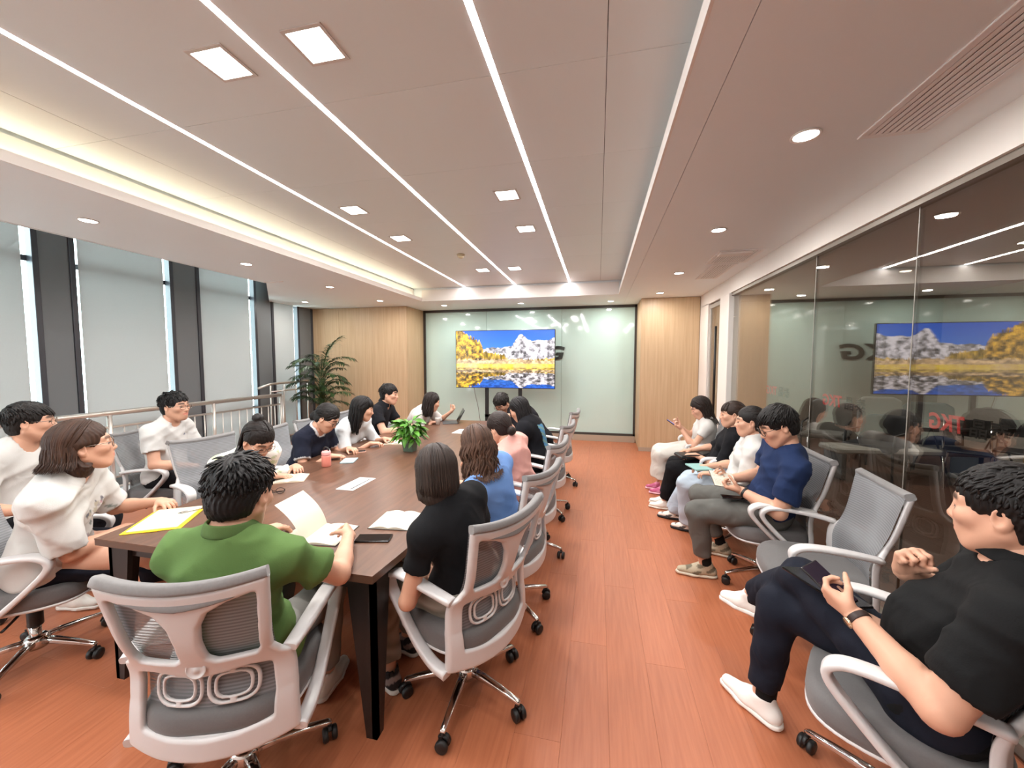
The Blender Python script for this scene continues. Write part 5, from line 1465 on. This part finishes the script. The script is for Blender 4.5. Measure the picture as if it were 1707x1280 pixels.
MB().bbox((-.6, -.3, .70), (.6, .3, .73), .006).build('table_top', m_black, tb2)
for sx in (-.5, .5): MB().tube([(sx, -.25, 0), (sx, 0, .70), (sx, .25, 0)], .014, 8).build('leg', m_black, tb2)
bi = 0
for (x, y, z, sx, sy, sz, a, lab) in [(5.35, 5.65, 0, .55, .45, .50, .1, 'large cardboard box at the bottom of the stack beyond the glass'), (5.33, 5.63, .50, .52, .42, .42, .16, 'cardboard box with white labels, middle of the stack'), (5.36, 5.66, .92, .50, .40, .36, .05, 'cardboard box on top of the stack beyond the glass'), (5.95, 5.75, 0, .45, .5, .8, .2, 'tall cardboard box right of the stack beyond the glass')]:
    t = empty('cardboard_box', (x, y, z), a); tag(t, lab, 'box', 'cardboard boxes beyond the glass')
    MB().bbox((-sx / 2, -sy / 2, .001), (sx / 2, sy / 2, sz - .001), .004).build('carton', m_card, t)
    MB().box((-.03, -sy / 2 - .001, 0.002), (.03, sy / 2 + .001, sz)).build('tape', mat('tape_%d' % bi, 'bfa67c', .3), t)
    MB().box((-.20, -sy / 2 - .003, sz * .3), (-.06, -sy / 2 - .0005, sz * .3 + .2)).build('label_sheet', m_paper, t); bi += 1
# ================================================================ THE PEOPLE IN THE ROOM
M_SHORT = dict(kind='short', len=.044, n=900, lift=.12, grav=.18, seg=5, w=.0036, thick=.012, mess=.13)
M_SPIKY = dict(M_SHORT, lift=.35, len=.042, mess=.25, fringe=.4)
M_FLAT = dict(M_SHORT, lift=.06, len=.055, mess=.08, fringe=1.0, n=1000)
BOB = dict(kind='bob', len=.15, n=2000, drop=.10, wide=.080, lift=.05, grav=.5, seg=8, w=.0036, thick=.012, mess=.05, amp=.0015)
LONG = dict(kind='long', len=.30, n=1900, drop=.20, wide=.074, lift=.05, grav=.5, seg=11, w=.0038, thick=.010, mess=.06, amp=.0018)
WAVY = dict(kind='wavy', len=.27, n=2000, drop=.20, wide=.088, lift=.1, grav=.45, seg=13, w=.0042, thick=.013, mess=.1, amp=.003)
TIED = dict(kind='tied', tie=(0, -.115, .0), n=800, lift=.02, seg=6, w=.0036, thick=.009, mess=.05, amp=.0012)
W_ = 'cbcac6'
def paint_print(V, col, J):
    n = J['rng']; f_ = (V - J['C']) @ J['sf']; u = (V - J['C']) @ J['su']; r = (V - J['C']) @ J['rx']
    for i in range(60):
        cu, cr_ = n.uniform(-.30, .0), n.uniform(-.13, .13); rad = n.uniform(.006, .016)
        k = (f_ > .04) & ((u - cu) ** 2 + (r - cr_) ** 2 < rad ** 2); col[k] = [(.25, .25, .3), (.75, .45, .5), (.75, .68, .55), (.35, .4, .38), (.6, .55, .6)][i % 5]
def paint_logo(V, col, J):
    f_ = (V - J['C']) @ J['sf']; u = (V - J['C']) @ J['su'] - .04; r = (V - J['C']) @ J['rx'] + .07
    col[(f_ > .03) & (u ** 2 + r ** 2 < .012 ** 2)] = (.35, .38, .5)
def paint_blue(V, col, J):
    f_ = (V - J['C']) @ J['sf']; u = (V - J['C']) @ J['su']; r = (V - J['C']) @ J['rx']
    k = (f_ < .0) & (np.abs(r + .02 + .1 * u) < .05) & (u < .08) & (u > -.2); col[k] = (20.0, 55.0, 62.0)
    k = k & (np.sin(u * 90 + r * 60) > .3); col[k] = (45.0, 70.0, 40.0)
def paint_gray(V, col, rng): col *= (1 + .25 * np.sin(V[:, 0:1] * 45 + 4 * np.sin(V[:, 2:3] * 30)))
def paint_white_green(V, col, J):
    n = fbm(V[:, 0] * 26, V[:, 2] * 26 + V[:, 1] * 20, 7); col[n > .22] = (.62, .72, .50)
DN = (0, 0, -1)
# 1 woman, brown bob, printed white tee
r1, a1_, w1 = person('woman with brown bob in a white printed tee at the left table corner', (-2.83, 1.40), (.74, .67), (-2.575, 1.425, 1.158), (.50, .86, .10), 'f', 1.04,
    hair=dict(BOB, flip=.5, drop=.075, len=.115, wide=.078, open=.064, mess=.08, theta=84, puff=.16, ears=True, back=.012), hair_col='3a261b', top=dict(col=W_, loose=.026, sleeve=.9, paint=paint_print, fold=.006), bottom=dict(col='10131f', leg=.35),
    hands=dict(R=((-2.62, 1.60, .65), (.6, .7, -.1), DN, 'relaxed'), L=((-2.52, 1.72, .768), (.9, -.15, 0), DN, 'relaxed')), glasses='metal', q=.82, seed=11, head_s=1.06, build=1.08)
# 2 man at the left edge
person('man with glasses in a white tee holding a green book by the railing', (-3.72, 1.68), (.93, .35), (-3.602, 1.74, 1.197), (.62, .78, .0), 'm', 1.0,
    hair=M_FLAT, hair_col='14100e', top=dict(col=W_, loose=.022, fold=.006), bottom=dict(col='14151b'), glasses='metal', q=.95, seed=12,
    hands=dict(R=((-3.36, 1.60, .69), (.6, .75, .1), (-.2, .2, .9), 'hold'), L=((-3.42, 1.86, .72), (.75, .2, .2), (0, -.8, .5), 'hold')))
slab_thing('closed_book', 'green covered book in the lap of the man in glasses', 'book', -3.27, 1.76, .70, .6, .12, .17, .018, mat('cover_green', '8fa596', .6), .002, 'notebooks', (.5, .9))
# 3 man by the railing
person('man in a white logo tee seated by the railing behind the empty seat back', (-3.86, 2.70), (.95, .25), (-3.748, 2.72, 1.181), (.93, .22, -.02), 'm', .98,
    hair=M_SPIKY, hair_col='0f0d0d', top=dict(col='cac9c6', loose=.022, paint=paint_logo, fold=.006), bottom=dict(col='101116'), glasses='metal', q=.95, seed=13)
# 4 woman with bun
person('woman with a hair bun in a white cardigan bending over a notebook', (-2.70, 2.36), (.95, -.25), (-2.235, 2.13, 1.06), (.80, -.12, -.62), 'f', 1.0,
    hair=dict(LONG, blobs=(((0, -.085, .125), (.036, .034, .030)),), drop=.09, len=.2, theta=60, ears=True, wide=.05, thick=.010), hair_col='181210', top=dict(col='e9e6de', sleeve=1.85, loose=.018, paint=paint_white_green, fold=.006), bottom=dict(col='2a2b30'),
    hands=dict(R=((-2.26, 2.27, .775), (.8, .5, -.1), DN, 'point'), L=((-2.30, 2.52, .775), (.7, -.5, -.05), DN, 'relaxed')), glasses='metal', q=.9, seed=14)
# 5 woman navy ringer tee
person('woman in a navy tee with white trim looking down at her hands', (-2.68, 3.02), (.99, .05), (-2.372, 2.98, 1.083), (.82, .22, -.62), 'f', 1.0,
    hair=dict(TIED, tie=(0, -.10, -.03), thick=.011, blobs=(((0, -.105, -.045), (.026, .03, .05)),)), hair_col='15110f', top=dict(col='171b2b', trim=(75, 60, 28), loose=.018), bottom=dict(col='20232c'),
    hands=dict(R=((-2.25, 2.86, .775), (.75, .55, -.1), DN, 'point'), L=((-2.28, 3.14, .775), (.85, -.2, 0), DN, 'relaxed')), glasses='black', q=1.0, seed=15)
# 6 woman pale blue shirt
person('long haired woman in a pale blue shirt with fringe, hands by the plant', (-2.72, 3.62), (.99, .0), (-2.356, 3.5, 1.101), (.78, .55, -.22), 'f', 1.0,
    hair=dict(LONG, bangs=.1, len=.27, drop=.16, theta=84), hair_col='0e0b0b', top=dict(col='d7dde0', sleeve=1.35, loose=.024, fold=.006), bottom=dict(col='3a4252'),
    hands=dict(R=((-2.20, 3.38, .775), (.85, .4, 0), DN, 'relaxed'), L=((-2.18, 3.60, .78), (.9, -.1, 0), DN, 'relaxed')), q=1.05, seed=16)
# 7 man black polo
person('man in a black polo looking across the table towards the screen', (-2.76, 4.32), (.99, .1), (-2.556, 4.36, 1.175), (.93, .2, -.08), 'm', 1.0,
    hair=M_FLAT, hair_col='15110f', top=dict(col='15161b', collar='15161b', loose=.018), bottom=dict(col='1b1c22'),
    hands=dict(R=((-2.25, 4.18, .775), (.9, .2, 0), DN, 'relaxed'), L=((-2.28, 4.42, .775), (.9, -.2, 0), DN, 'relaxed')), q=1.1, seed=17)
# 8 woman white blouse at the tablet
person('long haired woman in a white blouse leaning towards the tablet', (-2.62, 4.98), (.97, .2), (-2.18, 4.80, 1.04), (.74, .60, -.30), 'f', .98,
    hair=dict(LONG, len=.22, drop=.14, theta=98), hair_col='1d1512', top=dict(col='cecbc7', sleeve=.95, loose=.026, fold=.006), bottom=dict(col='2a2a30'),
    hands=dict(R=((-2.19, 4.78, .77), (.85, .45, 0), DN, 'type'), L=((-2.02, 5.08, .88), (.6, .2, .75), (-.5, -.3, .2), 'hold')), q=1.1, seed=18)
# 9 man in green, back to the camera
r9, a9, w9 = person('man in a green polo with his back to the camera', (-1.27, 1.12), (-.25, .97), (-1.22, 1.085, 1.13), (-.25, .95, -.28), 'm', .96,
    hair=dict(M_SPIKY, n=1300, len=.038), hair_col='0d0b0b', top=dict(col='587540', collar='50693a', loose=.018, fold=.006), bottom=dict(col='8a8984'),
    hands=dict(R=((-1.10, 1.50, .80), (-.5, .8, -.05), (-.75, -.2, -.5), 'hold'), L=((-1.58, 1.50, .775), (.5, .8, 0), DN, 'relaxed')), q=.8, seed=19, head_s=1.07, elbows=dict(R=(.8, -.2, -.9)), build=.97)
# 10 woman in black, bob
person('woman in a black tee with a straight dark bob at the near right side', (-.60, 1.68), (-.90, .42), (-.712, 1.60, 1.086), (-.66, .66, -.30), 'f', 1.0,
    hair=dict(BOB, len=.125, drop=.085, n=2200, mess=.015, theta=118), hair_col='2c221d', top=dict(col='0f1013', loose=.012, sleeve=.55), bottom=dict(col='8d8a80', loose=.02, paint=paint_gray),
    hands=dict(L=((-.77, 1.66, .66), (.0, .6, .1), (.6, .5, -.5), 'relaxed'), R=((-.80, 1.84, .70), (-.5, -.4, 0), DN, 'relaxed')), elbows=dict(L=(-.1, -.9, -.7)),
    legs=dict(L=((-.98, 1.62, .09), (-.85, .4, 0)), R=((-1.0, 1.85, .09), (-.9, .3, 0))), shoes=dict(col='2a2626', sole='e4dfd6', accent=(12, 11, 10)), q=.82, seed=20)
# 11 woman blue
person('woman with long wavy brown hair in a blue dress', (-.60, 2.32), (-.93, .30), (-.715, 2.2, 1.077), (-.72, .6, -.3), 'f', 1.0,
    hair=WAVY, hair_col='483226', top=dict(col='6f95cf', loose=.016, hem=-.05), bottom=dict(col='6f95cf', skirt=True, leg=.6),
    hands=dict(L=((-.95, 2.22, .775), (-.9, .3, 0), DN, 'relaxed'), R=((-.98, 2.42, .775), (-.9, 0, 0), DN, 'point')), q=.95, seed=21)
# 12 woman pink
person('woman in a pink top with her brown hair pinned up', (-.62, 3.05), (-.95, .25), (-.77, 2.97, 1.054), (-.82, .42, -.42), 'f', 1.0,
    hair=dict(TIED, tie=(0, -.115, -.045), thick=.014, blobs=(((0, -.115, -.055), (.04, .03, .036)),), tie_band='b56a60'), hair_col='231713', top=dict(col='e0a79c', loose=.024, neck=.075, sleeve=.9, fold=.006), bottom=dict(col='40414a'),
    hands=dict(L=((-.98, 2.92, .775), (-.9, .3, 0), DN, 'relaxed'), R=((-1.0, 3.15, .775), (-.9, 0, 0), DN, 'point')), q=1.0, seed=22)
# 13 woman dark with blue print
person('woman with long black hair and a blue print on her black top', (-.60, 3.92), (-.97, .15), (-.80, 3.92, 1.085), (-.86, .15, -.5), 'f', 1.04,
    hair=dict(LONG, len=.24, drop=.14), hair_col='100d0f', top=dict(col='0d0e14', loose=.028, sleeve=1.2, paint=paint_blue), bottom=dict(col='101117'),
    hands=dict(L=((-1.0, 3.8, .775), (-.9, .2, 0), DN, 'relaxed'), R=((-1.0, 4.05, .775), (-.9, 0, 0), DN, 'relaxed')), q=1.05, seed=23)
# 14 man bending over the table
person('man in a black top with glasses bending low over the far table corner', (-.66, 4.88), (-.97, -.1), (-1.19, 4.72, 1.055), (-.25, -.62, -.62), 'm', 1.02,
    hair=M_SHORT, hair_col='1a1512', top=dict(col='14141a', loose=.024, sleeve=1.5), bottom=dict(col='14151b'), glasses='black', bow=.09,
    hands=dict(L=((-1.06, 4.50, .86), (-.2, .3, .9), (-.2, .9, 0), 'fist'), R=((-1.2, 4.95, .775), (-.9, 0, 0), DN, 'relaxed')), q=1.05, seed=24)
# 15 woman with phone
person('long haired woman in white reading her phone, farthest along the glass', (1.17, 4.82), (-.98, .1), (1.15, 4.74, 1.057), (-.90, .05, -.45), 'f', .96,
    hair=dict(LONG, len=.27, drop=.16, theta=88, open=.062), hair_col='211713', top=dict(col='cccac6', loose=.012, sleeve=.5), bottom=dict(col='cbc8c0', skirt=True, leg=.72), shoes=dict(col='c25f86', sole='e9b7c6', accent=(1.25, 2.2, 1.7)),
    hands=dict(L=((.94, 4.68, .82), (-.75, .1, .45), (.3, .2, .8), 'hold'), R=((.95, 4.86, .83), (-.7, -.2, .4), (.2, -.5, .7), 'hold')), legs=dict(L=((.78, 4.80, .09), (-.95, .1, 0)), R=((.76, 4.97, .09), (-.95, .1, 0))), q=1.05, seed=25)
phone('phone with a blue screen held up by the woman in white', .86, 4.76, .86, 1.45, (.6, 0), scr=mat('phone_lit', '4a5a9a', .2, emit=('5566c0', .6)))
# 16 woman in black behind
person('woman in black with a black handbag, second along the glass', (1.20, 4.16), (-.97, .22), (1.245, 3.98, 1.088), (-.96, .12, -.05), 'f', .97,
    hair=dict(TIED, tie=(0, -.11, .04), bangs=.08), hair_col='2a1c15', top=dict(col='121216', loose=.016, sleeve=1.1), bottom=dict(col='0f0f12', loose=.02), shoes=dict(col='efece4', sole='e8e3d6'),
    hands=dict(L=((.95, 4.05, .67), (-.9, .2, -.1), DN, 'relaxed'), R=((.95, 4.25, .67), (-.9, 0, -.1), DN, 'relaxed')), legs=dict(L=((.72, 4.32, .09), (-.95, .2, 0)), R=((.74, 4.46, .09), (-.95, .2, 0))), q=1.05, seed=26)
hb = empty('handbag', (.92, 4.13, .625), .2); tag(hb, 'black flat handbag on the lap of the woman in black', 'bag')
MB().bbox((-.13, -.09, 0), (.13, .09, .035), .012).build('bag_body', m_black, hb); MB().tube(cr([(-.1, -.09, .03), (-.08, -.13, .05), (.08, -.13, .05), (.1, -.09, .03)], 6), .006, 8).build('strap', m_black, hb)
# 17 woman white shirt jeans
person('woman in a white shirt and pale jeans holding a mint notebook', (1.20, 3.56), (-.96, .25), (1.205, 3.43, 1.103), (-.95, .22, -.06), 'f', 1.0,
    hair=dict(TIED, tie=(0, -.112, .035), blobs=(((0, -.128, .02), (.024, .03, .045)),)), hair_col='15100e', top=dict(col='cccac6', loose=.024, sleeve=.95, fold=.006), bottom=dict(col='aebcc9', loose=.02, flare=.03, leg=.96),
    shoes=dict(col='e9e5dc', sole='2a2a2c', accent=(.12, .12, .13)), hands=dict(L=((.95, 3.44, .66), (-.85, .3, -.1), DN, 'relaxed'), R=((.95, 3.66, .66), (-.9, 0, -.1), DN, 'relaxed')),
    legs=dict(L=((.86, 3.80, .09), (-.9, .25, 0)), R=((.78, 4.06, .09), (-.9, .2, 0))), q=.95, seed=27)
slab_thing('closed_notebook', 'mint green notebook on the lap of the woman in jeans', 'notebook', .88, 3.62, .655, .25, .15, .2, .014, mat('cover_mint', '86b3ae', .55), .003, 'notebooks')
# 18 man navy
r18, a18, w18 = person('man in a navy tee and glasses reading a notebook along the glass', (1.17, 2.99), (-1, .03), (1.165, 2.84, 1.165), (-.90, .06, -.42), 'm', 1.04,
    hair=M_FLAT, hair_col='110e0d', top=dict(col='1d2e52', loose=.016, fold=.006, sleeve=.72), bottom=dict(col='63635f', leg=.80, loose=.016), shoes=dict(col='b5aa92', sole='d8d0bd', accent=(.35, .34, .32), sock='131313', lace='55504a'),
    hands=dict(L=((.98, 2.90, .70), (-.85, .25, .1), (.1, .3, .9), 'hold'), R=((.97, 3.10, .72), (-.8, -.2, .1), (.1, -.3, .9), 'hold')), legs=dict(L=((.79, 3.01, .09), (-.99, .05, 0)), R=((1.0, 3.38, .09), (-.9, .35, 0), (-1, .5, 1))), glasses='black', q=.85, seed=28, head_s=1.08, build=1.1)
nb = open_book(.90, 3.02, 1.5, .11, .15, 'open dark covered notebook in the hands of the navy man', z=.735, writing=True)
nb.rotation_euler = (.10, -.22, 1.5)
phone('dark phone on the thigh of the man in navy', .93, 2.88, .648, 1.5)
# 19 man black polo, right foreground
r19, a19, w19 = person('man in a black polo in the right foreground, legs crossed', (1.09, 1.46), (-.82, .57), (1.135, 1.345, 1.17), (-.62, .78, -.08), 'm', 1.06,
    hair=dict(M_SHORT, n=1300, len=.035, lift=.2), hair_col='0f0c0b', top=dict(col='0e0f10', collar='0e0f10', loose=.018, fold=.006, sleeve=.72), bottom=dict(col='141824', loose=.016, leg=.86), shoes=dict(col='eeece6', sole='f2f0ea', sock='101012'),
    hands=dict(L=((.84, 1.44, .76), (-.45, .85, .25), (.75, .4, .5), 'hold'), R=((1.06, 1.58, .86), (-.05, -.35, .9), (.1, -.9, -.3), 'fist')), elbows=dict(L=(.1, -.8, -.7), R=(.3, .6, -.9)),
    legs=dict(L=((.78, 2.12, .40), (-.5, .85, -.2), (-.3, .4, 1)), R=((.74, 1.85, .09), (-.58, .81, 0))), q=.8, seed=29, belly=.045, build=1.14, head_s=1.06)
band(r19, a19['L'], mat('strap_brown', '2a1712', .5), 'watch', .015, .033, .010, dial=mat('watch_gold', 'd9bfa0', .2, .8))
phone('phone held by the man in the right foreground', .815, 1.545, .80, .5, (.55, -.25), scr=mat('phone_lit2', '1c1a22', .12, emit=('7a5a70', .06)))
tb_ = slab_thing('tablet', 'black tablet on the thigh of the man in the right foreground', 'tablet', .85, 1.63, .742, .55, .16, .23, .009, m_phone, .003, None, (.12, .2))
band(r18, a18['L'], m_black, 'watch', .03, .032, .009)
# glowing faces are sampled through their lamps; skip listing every lit triangle as a light of its own
for nm_ in ('lamp_white', 'light_line', 'cove_led', 'screen_picture', 'phone_lit', 'phone_lit2'):
    MATS[nm_].cycles.emission_sampling = 'NONE'
